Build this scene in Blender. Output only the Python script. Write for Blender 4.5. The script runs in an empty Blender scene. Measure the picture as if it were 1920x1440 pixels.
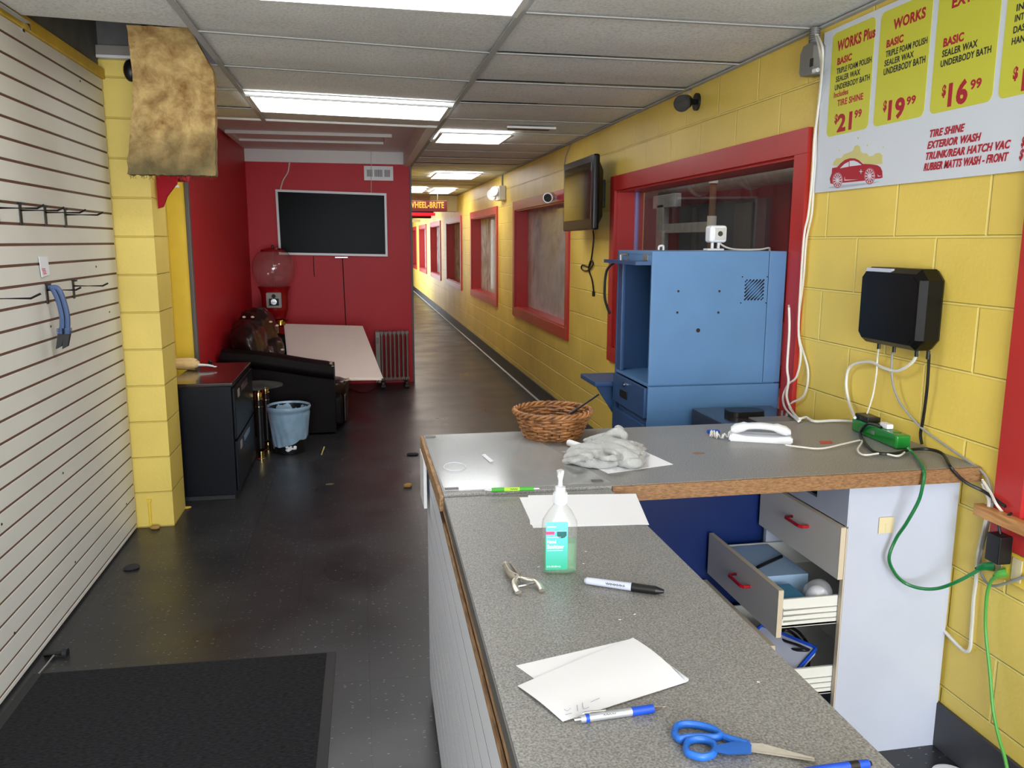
import bpy, bmesh, math, random
from mathutils import Vector, Matrix, noise
random.seed(7)
SC = bpy.context.scene
COL = SC.collection
PI = math.pi

# ------------------------------------------------------------------ camera
F_PX = 1530.5
YAW, PITCH, ROLL = 0.1854, -0.1724, 0.0035
CAM = Vector((0, 0, 1.6))
_f = Vector((math.sin(YAW)*math.cos(PITCH), math.cos(YAW)*math.cos(PITCH), math.sin(PITCH)))
_r = Vector((math.cos(YAW), -math.sin(YAW), 0))
_u = _r.cross(_f)
_r, _u = _r*math.cos(ROLL)+_u*math.sin(ROLL), _u*math.cos(ROLL)-_r*math.sin(ROLL)
cam = bpy.data.cameras.new('camera'); camo = bpy.data.objects.new('camera', cam); COL.objects.link(camo)
cam.sensor_width = 36; cam.sensor_fit = 'HORIZONTAL'; cam.lens = 36*F_PX/1920
cam.clip_start = 0.02; cam.clip_end = 200
camo.matrix_world = Matrix(((_r.x, _u.x, -_f.x, CAM.x), (_r.y, _u.y, -_f.y, CAM.y), (_r.z, _u.z, -_f.z, CAM.z), (0, 0, 0, 1)))
SC.camera = camo

# ------------------------------------------------------------------ view, world, daylight
SC.view_settings.view_transform = 'Standard'; SC.view_settings.look = 'None'
SC.view_settings.gamma = 1; SC.view_settings.exposure = 0.85; SC.view_settings.use_curve_mapping = False
W = bpy.data.worlds.new('world'); SC.world = W; W.use_nodes = True
W.node_tree.nodes['Background'].inputs[0].default_value = (.75, .85, 1, 1)
W.node_tree.nodes['Background'].inputs[1].default_value = 1.0

def area(name, loc, direction, sx, sy, power, col):
    l = bpy.data.lights.new(name, 'AREA'); l.shape = 'RECTANGLE'; l.size = sx; l.size_y = sy; l.energy = power; l.color = col
    o = bpy.data.objects.new(name, l); COL.objects.link(o); o.location = loc
    o.rotation_euler = Vector(direction).to_track_quat('-Z', 'Y').to_euler()
    return o
area('daylight_shopfront', (0.2, -2.75, 1.35), (0, 1, .22), 2.6, 2.1, 150, (.86, .93, 1))      # sky light through the glazed shopfront behind the camera
area('daylight_side_entrance', (0.52, 23.6, 1.3), (1, 0, -.1), 6.5, 2.2, 60, (.97, .98, 1))    # daylight through the open side entrance far down the corridor
area('tunnel_fill', (3.2, 7.5, 3.0), (0, 0, -1), 2.5, 8, 60, (1, .98, .96))                        # unseen light added to brighten the wash tunnel behind the windows
TROFFER = 5.0

def hit(px, py, ax, val):
    d = _f*1.0 + _r*((px-960)/F_PX) - _u*((py-720)/F_PX)
    return CAM + d*((val-CAM[ax])/d[ax])

# ------------------------------------------------------------------ materials
def S(r, g, b):
    f = lambda c: (c/255/12.92 if c/255 <= .04045 else ((c/255+.055)/1.055)**2.4)
    return (f(r), f(g), f(b), 1)
def nodes(m):
    m.use_nodes = True
    nt = m.node_tree
    return nt, nt.nodes, nt.links, nt.nodes['Principled BSDF']
def mat(name, col, rough=.5, metal=0, var=0, vscale=8, bump=0, bscale=60, coat=0, emit=None, spec=.5, trans=0, ior=1.45, stretch=None, sss=0):
    m = bpy.data.materials.new(name); nt, N, L, P = nodes(m)
    P.inputs['Base Color'].default_value = col; P.inputs['Roughness'].default_value = rough; P.inputs['Metallic'].default_value = metal
    P.inputs['Specular IOR Level'].default_value = spec; P.inputs['Coat Weight'].default_value = coat
    P.inputs['Transmission Weight'].default_value = trans; P.inputs['IOR'].default_value = ior
    if sss: P.inputs['Subsurface Weight'].default_value = sss
    if emit: P.inputs['Emission Color'].default_value = emit[0]; P.inputs['Emission Strength'].default_value = emit[1]
    if var or bump:
        tc = N.new('ShaderNodeTexCoord'); mp = N.new('ShaderNodeMapping'); L.new(tc.outputs['Object'], mp.inputs[0])
        if stretch: mp.inputs['Scale'].default_value = stretch
    if var:
        n = N.new('ShaderNodeTexNoise'); n.inputs['Scale'].default_value = vscale; n.inputs['Detail'].default_value = 5; L.new(mp.outputs[0], n.inputs[0])
        r = N.new('ShaderNodeMapRange'); r.inputs[1].default_value = .3; r.inputs[2].default_value = .7; r.inputs[3].default_value = 1-var; r.inputs[4].default_value = 1+var
        L.new(n.outputs[0], r.inputs[0])
        mx = N.new('ShaderNodeMix'); mx.data_type = 'RGBA'; mx.blend_type = 'MULTIPLY'; mx.inputs[0].default_value = 1
        mx.inputs[6].default_value = col; L.new(r.outputs[0], mx.inputs[7]); L.new(mx.outputs[2], P.inputs['Base Color'])
    if bump:
        n2 = N.new('ShaderNodeTexNoise'); n2.inputs['Scale'].default_value = bscale; n2.inputs['Detail'].default_value = 4; L.new(mp.outputs[0], n2.inputs[0])
        b = N.new('ShaderNodeBump'); b.inputs['Strength'].default_value = 1; b.inputs['Distance'].default_value = bump
        L.new(n2.outputs[0], b.inputs['Height']); L.new(b.outputs[0], P.inputs['Normal'])
    return m

BLOCK_SHIFT = .071
def mat_block(name, col, joint, rough=.42, width=.42):
    """painted concrete block: brick courses on any upright face"""
    m = bpy.data.materials.new(name); nt, N, L, P = nodes(m)
    P.inputs['Roughness'].default_value = rough
    tc = N.new('ShaderNodeTexCoord'); sp = N.new('ShaderNodeSeparateXYZ'); L.new(tc.outputs['Object'], sp.inputs[0])
    ad = N.new('ShaderNodeMath'); ad.operation = 'ADD'; L.new(sp.outputs[0], ad.inputs[0]); L.new(sp.outputs[1], ad.inputs[1])
    ad2 = N.new('ShaderNodeMath'); ad2.operation = 'ADD'; L.new(ad.outputs[0], ad2.inputs[0]); ad2.inputs[1].default_value = BLOCK_SHIFT
    cb = N.new('ShaderNodeCombineXYZ'); L.new(ad2.outputs[0], cb.inputs[0]); L.new(sp.outputs[2], cb.inputs[1])
    def brick(ms):
        br = N.new('ShaderNodeTexBrick'); br.offset = .5; br.inputs['Scale'].default_value = 1
        br.inputs['Brick Width'].default_value = width; br.inputs['Row Height'].default_value = .2025
        br.inputs['Mortar Size'].default_value = ms; br.inputs['Mortar Smooth'].default_value = .6; br.inputs['Bias'].default_value = 0
        L.new(cb.outputs[0], br.inputs[0]); return br
    br = brick(.006)
    no = N.new('ShaderNodeTexNoise'); no.inputs['Scale'].default_value = 1.7; no.inputs['Detail'].default_value = 6; L.new(tc.outputs['Object'], no.inputs[0])
    rm = N.new('ShaderNodeMapRange'); rm.inputs[1].default_value = .35; rm.inputs[2].default_value = .7; rm.inputs[3].default_value = .88; rm.inputs[4].default_value = 1.06; L.new(no.outputs[0], rm.inputs[0])
    mx = N.new('ShaderNodeMix'); mx.data_type = 'RGBA'; mx.inputs[6].default_value = col; mx.inputs[7].default_value = joint; L.new(br.outputs['Fac'], mx.inputs[0])
    m2 = N.new('ShaderNodeMix'); m2.data_type = 'RGBA'; m2.blend_type = 'MULTIPLY'; m2.inputs[0].default_value = 1; L.new(mx.outputs[2], m2.inputs[6]); L.new(rm.outputs[0], m2.inputs[7])
    L.new(m2.outputs[2], P.inputs['Base Color'])
    n2 = N.new('ShaderNodeTexNoise'); n2.inputs['Scale'].default_value = 70; n2.inputs['Detail'].default_value = 3; L.new(tc.outputs['Object'], n2.inputs[0])
    inv = N.new('ShaderNodeMath'); inv.operation = 'MULTIPLY_ADD'; inv.inputs[1].default_value = -1; inv.inputs[2].default_value = 1; L.new(br.outputs['Fac'], inv.inputs[0])
    sm = N.new('ShaderNodeMath'); sm.operation = 'MULTIPLY_ADD'; sm.inputs[1].default_value = .18; L.new(n2.outputs[0], sm.inputs[0]); L.new(inv.outputs[0], sm.inputs[2])
    b = N.new('ShaderNodeBump'); b.inputs['Distance'].default_value = .004; L.new(sm.outputs[0], b.inputs['Height']); L.new(b.outputs[0], P.inputs['Normal'])
    return m

def mat_floor():
    m = bpy.data.materials.new('black_vinyl_tile'); nt, N, L, P = nodes(m)
    tc = N.new('ShaderNodeTexCoord')
    br = N.new('ShaderNodeTexBrick'); br.offset = 0; br.inputs['Scale'].default_value = 1
    br.inputs['Brick Width'].default_value = .305; br.inputs['Row Height'].default_value = .315; br.inputs['Mortar Size'].default_value = .0016; br.inputs['Mortar Smooth'].default_value = .2
    L.new(tc.outputs['Object'], br.inputs[0])
    br.inputs['Color1'].default_value = S(40, 40, 43); br.inputs['Color2'].default_value = S(45, 45, 48); br.inputs['Mortar'].default_value = S(22, 22, 24)
    # pale flecks of the tile pattern
    mp = N.new('ShaderNodeMapping'); mp.inputs['Scale'].default_value = (34, 110, 1); L.new(tc.outputs['Object'], mp.inputs[0])
    vo = N.new('ShaderNodeTexVoronoi'); vo.inputs['Scale'].default_value = 1; L.new(mp.outputs[0], vo.inputs[0])
    lt = N.new('ShaderNodeMath'); lt.operation = 'LESS_THAN'; lt.inputs[1].default_value = .16; L.new(vo.outputs['Distance'], lt.inputs[0])
    sc = N.new('ShaderNodeSeparateColor'); L.new(vo.outputs['Color'], sc.inputs[0])
    gt = N.new('ShaderNodeMath'); gt.operation = 'GREATER_THAN'; gt.inputs[1].default_value = .70; L.new(sc.outputs[0], gt.inputs[0])
    mu = N.new('ShaderNodeMath'); mu.operation = 'MULTIPLY'; L.new(lt.outputs[0], mu.inputs[0]); L.new(gt.outputs[0], mu.inputs[1])
    mu2 = N.new('ShaderNodeMath'); mu2.operation = 'MULTIPLY'; mu2.inputs[1].default_value = .5; L.new(mu.outputs[0], mu2.inputs[0])
    mx = N.new('ShaderNodeMix'); mx.data_type = 'RGBA'; mx.inputs[7].default_value = S(190, 190, 190); L.new(br.outputs['Color'], mx.inputs[6]); L.new(mu2.outputs[0], mx.inputs[0])
    no = N.new('ShaderNodeTexNoise'); no.inputs['Scale'].default_value = 2.2; no.inputs['Detail'].default_value = 8; L.new(tc.outputs['Object'], no.inputs[0])
    rm = N.new('ShaderNodeMapRange'); rm.inputs[1].default_value = .3; rm.inputs[2].default_value = .75; rm.inputs[3].default_value = .8; rm.inputs[4].default_value = 1.15; L.new(no.outputs[0], rm.inputs[0])
    m2 = N.new('ShaderNodeMix'); m2.data_type = 'RGBA'; m2.blend_type = 'MULTIPLY'; m2.inputs[0].default_value = 1; L.new(mx.outputs[2], m2.inputs[6]); L.new(rm.outputs[0], m2.inputs[7])
    L.new(m2.outputs[2], P.inputs['Base Color'])
    rr = N.new('ShaderNodeMapRange'); rr.inputs[1].default_value = .3; rr.inputs[2].default_value = .7; rr.inputs[3].default_value = .26; rr.inputs[4].default_value = .42; L.new(no.outputs[0], rr.inputs[0]); L.new(rr.outputs[0], P.inputs['Roughness'])
    n2 = N.new('ShaderNodeTexNoise'); n2.inputs['Scale'].default_value = 5; n2.inputs['Detail'].default_value = 2; L.new(tc.outputs['Object'], n2.inputs[0])
    b = N.new('ShaderNodeBump'); b.inputs['Distance'].default_value = .0012; L.new(n2.outputs[0], b.inputs['Height']); L.new(b.outputs[0], P.inputs['Normal'])
    return m
def mat_speckle(name, base, dots, scale, amount, rough, bump=0.0):
    m = bpy.data.materials.new(name); nt, N, L, P = nodes(m); P.inputs['Roughness'].default_value = rough
    tc = N.new('ShaderNodeTexCoord')
    mixin = None
    no = N.new('ShaderNodeTexNoise'); no.inputs['Scale'].default_value = scale; no.inputs['Detail'].default_value = 3; L.new(tc.outputs['Object'], no.inputs[0])
    cr = N.new('ShaderNodeValToRGB'); L.new(no.outputs[0], cr.inputs[0])
    e = cr.color_ramp.elements
    e[0].position = .5-amount; e[0].color = dots[0]; e[1].position = .5+amount; e[1].color = dots[1]
    mid = cr.color_ramp.elements.new(.5); mid.color = base
    n3 = N.new('ShaderNodeTexNoise'); n3.inputs['Scale'].default_value = 3; n3.inputs['Detail'].default_value = 4; L.new(tc.outputs['Object'], n3.inputs[0])
    rm = N.new('ShaderNodeMapRange'); rm.inputs[1].default_value = .3; rm.inputs[2].default_value = .7; rm.inputs[3].default_value = .94; rm.inputs[4].default_value = 1.05; L.new(n3.outputs[0], rm.inputs[0])
    m2 = N.new('ShaderNodeMix'); m2.data_type = 'RGBA'; m2.blend_type = 'MULTIPLY'; m2.inputs[0].default_value = 1; L.new(cr.outputs[0], m2.inputs[6]); L.new(rm.outputs[0], m2.inputs[7])
    L.new(m2.outputs[2], P.inputs['Base Color'])
    if bump:
        b = N.new('ShaderNodeBump'); b.inputs['Distance'].default_value = bump; L.new(no.outputs[0], b.inputs['Height']); L.new(b.outputs[0], P.inputs['Normal'])
    return m
def mat_pane(name, tint, haze, gloss_rough=.02, hazecol=(.6, .6, .6, 1)):
    """sheet glass or clear plastic: see-through, mirror-like at grazing angles, with a film of dirt"""
    m = bpy.data.materials.new(name); m.use_nodes = True; nt = m.node_tree; N, L = nt.nodes, nt.links; N.clear()
    out = N.new('ShaderNodeOutputMaterial')
    tr = N.new('ShaderNodeBsdfTransparent'); tr.inputs[0].default_value = tint
    gl = N.new('ShaderNodeBsdfGlossy'); gl.inputs['Roughness'].default_value = gloss_rough
    lw = N.new('ShaderNodeLayerWeight'); lw.inputs[0].default_value = .5
    pw = N.new('ShaderNodeMath'); pw.operation = 'POWER'; pw.inputs[1].default_value = 4; L.new(lw.outputs['Facing'], pw.inputs[0])
    fr = N.new('ShaderNodeMath'); fr.operation = 'MULTIPLY_ADD'; fr.inputs[1].default_value = .55; fr.inputs[2].default_value = .05; L.new(pw.outputs[0], fr.inputs[0])
    a = N.new('ShaderNodeMixShader'); L.new(fr.outputs[0], a.inputs[0]); L.new(tr.outputs[0], a.inputs[1]); L.new(gl.outputs[0], a.inputs[2])
    if haze:
        df = N.new('ShaderNodeBsdfDiffuse'); df.inputs[0].default_value = hazecol
        tc = N.new('ShaderNodeTexCoord'); no = N.new('ShaderNodeTexNoise'); no.inputs['Scale'].default_value = 2.5; no.inputs['Detail'].default_value = 5; no.inputs['Distortion'].default_value = 1.5
        L.new(tc.outputs['Object'], no.inputs[0])
        rm = N.new('ShaderNodeMapRange'); rm.inputs[1].default_value = .35; rm.inputs[2].default_value = .7; rm.inputs[3].default_value = haze*.55; rm.inputs[4].default_value = haze*1.3; L.new(no.outputs[0], rm.inputs[0])
        b = N.new('ShaderNodeMixShader'); L.new(rm.outputs[0], b.inputs[0]); L.new(a.outputs[0], b.inputs[1]); L.new(df.outputs[0], b.inputs[2])
        L.new(b.outputs[0], out.inputs[0])
    else: L.new(a.outputs[0], out.inputs[0])
    return m
def mat_wood(name, c1, c2, scale=(1, 14, 14), rough=.5):
    m = bpy.data.materials.new(name); nt, N, L, P = nodes(m); P.inputs['Roughness'].default_value = rough
    tc = N.new('ShaderNodeTexCoord'); mp = N.new('ShaderNodeMapping'); mp.inputs['Scale'].default_value = scale; L.new(tc.outputs['Object'], mp.inputs[0])
    no = N.new('ShaderNodeTexNoise'); no.inputs['Scale'].default_value = 5; no.inputs['Detail'].default_value = 6; no.inputs['Distortion'].default_value = .6; L.new(mp.outputs[0], no.inputs[0])
    cr = N.new('ShaderNodeValToRGB'); cr.color_ramp.elements[0].position = .35; cr.color_ramp.elements[0].color = c1; cr.color_ramp.elements[1].position = .65; cr.color_ramp.elements[1].color = c2
    L.new(no.outputs[0], cr.inputs[0]); L.new(cr.outputs[0], P.inputs['Base Color']); return m
def mat_batt():
    m = bpy.data.materials.new('fibreglass_wool'); nt, N, L, P = nodes(m); P.inputs['Roughness'].default_value = .95; P.inputs['Specular IOR Level'].default_value = .1
    tc = N.new('ShaderNodeTexCoord')
    n1 = N.new('ShaderNodeTexNoise'); n1.inputs['Scale'].default_value = 11; n1.inputs['Detail'].default_value = 8; n1.inputs['Roughness'].default_value = .65; n1.inputs['Distortion'].default_value = .25; L.new(tc.outputs['Object'], n1.inputs[0])
    cr = N.new('ShaderNodeValToRGB'); L.new(n1.outputs[0], cr.inputs[0])
    e = cr.color_ramp.elements; e[0].position = .30; e[0].color = S(134, 92, 48); e[1].position = .68; e[1].color = S(226, 194, 132)
    # grey dust stain along the lower third
    sp = N.new('ShaderNodeSeparateXYZ'); L.new(tc.outputs['Object'], sp.inputs[0])
    n2 = N.new('ShaderNodeTexNoise'); n2.inputs['Scale'].default_value = 9; n2.inputs['Detail'].default_value = 5; L.new(tc.outputs['Object'], n2.inputs[0])
    ma = N.new('ShaderNodeMath'); ma.operation = 'MULTIPLY_ADD'; ma.inputs[1].default_value = .34; L.new(n2.outputs[0], ma.inputs[0]); L.new(sp.outputs[2], ma.inputs[2])
    rm = N.new('ShaderNodeMapRange'); rm.inputs[1].default_value = .2; rm.inputs[2].default_value = .44; rm.inputs[3].default_value = .85; rm.inputs[4].default_value = 0; L.new(ma.outputs[0], rm.inputs[0])
    mx = N.new('ShaderNodeMix'); mx.data_type = 'RGBA'; mx.inputs[7].default_value = S(96, 90, 66); L.new(cr.outputs[0], mx.inputs[6]); L.new(rm.outputs[0], mx.inputs[0])
    L.new(mx.outputs[2], P.inputs['Base Color'])
    b = N.new('ShaderNodeBump'); b.inputs['Distance'].default_value = .03; b.inputs['Strength'].default_value = .8; L.new(n1.outputs[0], b.inputs['Height']); L.new(b.outputs[0], P.inputs['Normal'])
    return m
def mat_label():
    m = bpy.data.materials.new('bottle_label'); nt, N, L, P = nodes(m); P.inputs['Roughness'].default_value = .35
    tc = N.new('ShaderNodeTexCoord'); sp = N.new('ShaderNodeSeparateXYZ'); L.new(tc.outputs['Object'], sp.inputs[0])
    rm = N.new('ShaderNodeMapRange'); rm.inputs[1].default_value = .015; rm.inputs[2].default_value = .125; L.new(sp.outputs[2], rm.inputs[0])
    cr = N.new('ShaderNodeValToRGB'); cr.color_ramp.elements[0].color = S(52, 176, 140); cr.color_ramp.elements[1].color = S(110, 205, 222); L.new(rm.outputs[0], cr.inputs[0])
    L.new(cr.outputs[0], P.inputs['Base Color']); return m

M = {}
M['yellow'] = mat_block('yellow_painted_block', S(240, 209, 98), S(248, 222, 118))  # joints paler than the blocks: groove highlights put into the colour
M['yellow_pier'] = mat_block('yellow_painted_pier', S(236, 208, 104), S(222, 192, 92), width=9.0)
M['yellow_flat'] = mat('yellow_paint', S(238, 205, 70), .4, var=.05)
M['ochre'] = mat('ochre_paint', S(214, 176, 60), .5, var=.12, vscale=14)
M['red'] = mat('red_wall_paint', S(196, 36, 46), .45, spec=.3, var=.04, vscale=2, bump=.0006, bscale=120)
M['redtrim'] = mat('red_trim_paint', S(186, 48, 46), .36, var=.05, vscale=4, bump=.0008, bscale=30)
M['floor'] = mat_floor()
M['tile'] = mat_speckle('ceiling_tile', S(226, 226, 224), (S(200, 199, 196), S(234, 234, 232)), 90, .22, .9, .0015)
M['grid'] = mat('ceiling_grid', S(176, 175, 172), .85, spec=.1)
M['dark'] = mat('void_dark', S(70, 70, 70), .9, var=.2)
M['white'] = mat('white_paint', S(226, 224, 220), .5)
M['cream'] = mat('cream_melamine', S(224, 222, 214), .4, var=.03, vscale=3)
M['coolwhite'] = mat('cool_white_melamine', S(222, 226, 238), .35)
M['groove'] = mat('brown_groove', S(104, 72, 56), .7)
M['greytrim'] = mat('grey_metal_trim', S(92, 88, 86), .45)
M['baseb'] = mat('black_rubber_base', S(62, 62, 66), .5, var=.1)
M['laminate'] = mat_speckle('grey_speckled_laminate', S(134, 132, 129), (S(98, 97, 95), S(164, 162, 159)), 300, .2, .4)
M['lamedge'] = mat('grey_laminate_edge', S(92, 90, 90), .45)
M['oakedge'] = mat_wood('oak_edge', S(116, 82, 52), S(158, 116, 76), (14, 40, 60))
M['oakedge2'] = mat_wood('raw_board_edge', S(120, 88, 58), S(168, 130, 90), (30, 4, 30), .7)
M['plank'] = mat_wood('pine_plank', S(172, 116, 60), S(208, 152, 92), (14, 1.5, 14))
M['darkline'] = mat('dark_gap', S(40, 30, 26), .8)
M['diffuser'] = mat('lit_diffuser', S(250, 250, 245), .5, emit=((.96, .985, 1, 1), TROFFER))
M['black'] = mat('black_plastic', S(20, 20, 21), .38)
M['blackgloss'] = mat('black_gloss', S(8, 8, 9), .12, coat=.6)
M['blacksatin'] = mat('black_satin', S(8, 8, 9), .3, spec=.3)
M['screen'] = mat('tv_glass', S(6, 7, 9), .3, spec=.06)
M['screen2'] = mat('tv_glass_matte', S(10, 10, 10), .06, spec=.8)
M['blackmetal'] = mat('black_enamel', S(13, 15, 22), .36, spec=.18, var=.25, vscale=6)
M['cabtop'] = mat('black_enamel_top', S(40, 30, 28), .16, coat=.4)
M['chrome'] = mat('chrome', S(210, 210, 210), .2, 1)
M['steel'] = mat('worn_steel', S(190, 184, 170), .36, .75, var=.12, vscale=60)
M['brass'] = mat('brass', S(228, 204, 140), .16, 1)
M['leather'] = mat('brown_leather', S(34, 18, 16), .34, spec=.4, var=.35, vscale=7, bump=.004, bscale=14, coat=.15)
M['leatherblk'] = mat('dark_leather', S(15, 10, 10), .55, spec=.14, var=.2, vscale=7, bump=.0015, bscale=60)
M['peel'] = mat('peeled_leather', S(206, 184, 160), .8)
M['foamboard'] = mat('pale_board', S(246, 230, 220), .6, var=.025, vscale=3)
M['heater'] = mat('beige_enamel', S(152, 143, 135), .4)
M['heaterdk'] = mat('grey_enamel', S(128, 116, 110), .45)
M['globe'] = mat_pane('clear_globe', (.93, .9, .9, 1), .06, .03, (.9, .75, .75, 1))
M['gumred'] = mat('red_enamel', S(150, 16, 22), .25, coat=.5)
M['glass'] = mat_pane('window_glass', (.85, .86, .88, 1), .03)
M['film'] = mat_pane('hazy_window_film', (.86, .86, .88, 1), .5, .06, (.76, .75, .78, 1))
M['acrylic'] = mat_pane('clear_acrylic', (.96, .97, .97, 1), .12, .14, (.85, .86, .87, 1))
M['smoked'] = mat_pane('smoked_glass', (.5, .5, .48, 1), .35, .05, (.16, .16, .15, 1))
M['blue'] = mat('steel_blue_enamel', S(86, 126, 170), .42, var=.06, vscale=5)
M['blueshade'] = mat('steel_blue_shaded', S(46, 76, 118), .42, var=.08, vscale=5)  # darker copy of the cabinet blue: interior shading put into its colour
M['navy'] = mat('navy_panel', S(12, 38, 96), .4, var=.1)
M['lav'] = mat('lavender_trim', S(150, 140, 196), .5)
M['cabwhite'] = mat('white_melamine', S(190, 194, 208), .35, var=.04, vscale=4)
M['drawerfront'] = mat('warm_grey_melamine', S(222, 214, 204), .4, var=.03, vscale=4)
M['beigeedge'] = mat('beige_edge_band', S(206, 190, 166), .5)
M['drawerw'] = mat('white_drawer_side', S(226, 224, 216), .4)
M['redplastic'] = mat('red_plastic', S(176, 18, 30), .3)
M['switch'] = mat('ivory_plastic', S(222, 206, 162), .4)
M['signwhite'] = mat('sign_board', S(214, 219, 228), .4)
M['signyel'] = mat('sign_yellow', S(206, 204, 62), .4)
M['signred'] = mat('sign_red_ink', S(172, 26, 44), .5)
M['signblk'] = mat('sign_black_ink', S(34, 36, 40), .5)
M['signfoam'] = mat('sign_foam_ink', S(208, 200, 130), .5)
M['signshade'] = mat('sign_grey_ink', S(176, 184, 196), .5)
M['greystrip'] = mat('galvanised_grey', S(126, 124, 120), .45, .3)
M['whiteplastic'] = mat('white_plastic', S(232, 232, 234), .32)
M['cordwhite'] = mat('white_cord', S(226, 222, 212), .45)
M['cordgrey'] = mat('grey_cord', S(150, 148, 144), .5)
M['cordblack'] = mat('black_cord', S(22, 21, 21), .45)
M['cordgreen'] = mat('green_cord', S(22, 112, 58), .3, coat=.4)
M['cordlime'] = mat('lime_cord', S(84, 160, 66), .4)
M['stripgreen'] = mat('green_translucent_plastic', S(28, 124, 44), .2, coat=.5)
M['wicker'] = mat('brown_wicker', S(146, 98, 58), .3, var=.55, vscale=26)
M['wickerdk'] = mat('dark_wicker', S(92, 54, 32), .45, var=.3, vscale=30)
M['towel'] = mat('grey_terry', S(186, 186, 184), .95, var=.07, vscale=30, bump=.003, bscale=380, spec=.1)
M['paper'] = mat('white_paper', S(236, 236, 240), .7, var=.012, vscale=6)
M['pencil'] = mat('pencil_ink', S(176, 178, 194), .8)
M['penblue'] = mat('blue_grip', S(24, 74, 190), .4)
M['scblue'] = mat('blue_handle_plastic', S(38, 104, 196), .38)
M['bladesteel'] = mat('bright_blade_steel', S(206, 200, 188), .35, .35, var=.08, vscale=80)
M['silver'] = mat('silver_plastic', S(196, 200, 206), .28, .6)
M['markgrey'] = mat('marker_grey', S(196, 200, 218), .35)
M['pengreen'] = mat('green_grip', S(70, 170, 50), .45)
M['penlime'] = mat('lime_barrel', S(176, 224, 60), .4)
M['gel'] = mat_pane('green_gel', (.66, .92, .72, 1), .2, .05, (.5, .84, .58, 1))
M['clearplastic'] = mat_pane('clear_bottle', (.97, .98, .98, 1), .06, .05, (.9, .93, .92, 1))
M['bag'] = mat_pane('clear_bag', (.95, .95, .96, 1), .2, .12, (.9, .9, .92, 1))
M['pump'] = mat('frosted_pump', S(232, 234, 238), .3, trans=.3)
M['label'] = mat_label()
M['labelpink'] = mat('label_pink', S(222, 70, 120), .4)
M['labelteal'] = mat('label_dark_teal', S(24, 92, 92), .4)
M['labelwhite'] = mat('label_white_ink', S(236, 246, 246), .5)
M['batt'] = mat_batt()
M['cap'] = mat('red_cotton', S(166, 14, 36), .85, bump=.001, bscale=300)
M['binbag'] = mat('blue_grey_bin_liner', S(140, 168, 190), .35, var=.12, vscale=14, bump=.006, bscale=12)
M['tan'] = mat('tan_fleece', S(222, 190, 136), .95, bump=.006, bscale=60)
M['mat'] = mat('charcoal_carpet', S(40, 40, 42), .95, var=.5, vscale=1, bump=.004, bscale=1, spec=.1, stretch=(55, 190, 1))
M['rubber'] = mat('black_rubber', S(36, 36, 38), .55)
M['bluerub'] = mat('slate_blue_rubber', S(76, 96, 134), .5)
M['darkred'] = mat('tunnel_red_metal', S(120, 26, 36), .6, var=.15, vscale=2)
M['tunneldoor'] = mat('tunnel_grey_door', S(66, 72, 78), .6, var=.2, vscale=3)
M['galv'] = mat('galvanised_duct', S(170, 172, 172), .4, .5, var=.2, vscale=9)
M['rust'] = mat('rusty_pipe', S(112, 84, 64), .7, var=.3, vscale=14)
M['pvc'] = mat('white_pvc', S(220, 220, 218), .4)
M['concrete'] = mat('concrete', S(110, 108, 104), .8, var=.2)
M['signmaroon'] = mat('maroon_sign', S(92, 6, 14), .5)
M['siggold'] = mat('gold_letters', S(196, 146, 48), .5)
M['redlit'] = mat('red_lit_sign', S(220, 20, 30), .4, emit=(S(255, 20, 34), 1.6))
M['beige'] = mat('beige_paint', S(206, 190, 140), .5)
M['maskblue'] = mat('box_light_blue', S(150, 176, 204), .5)
M['boxblue'] = mat('box_blue', S(70, 136, 172), .5)
M['straw'] = mat('straw', S(200, 186, 96), .6)
M['debris'] = mat('brown_scrap', S(168, 130, 74), .9)
M['darkscrap'] = mat('dark_scrap', S(40, 36, 38), .8)
M['leaf'] = mat('dry_leaf', S(92, 84, 66), .8)
M['pinkink'] = mat('pink_ink', S(214, 110, 140), .6)
M['redslip'] = mat('red_slip', S(196, 76, 62), .6)

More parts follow.
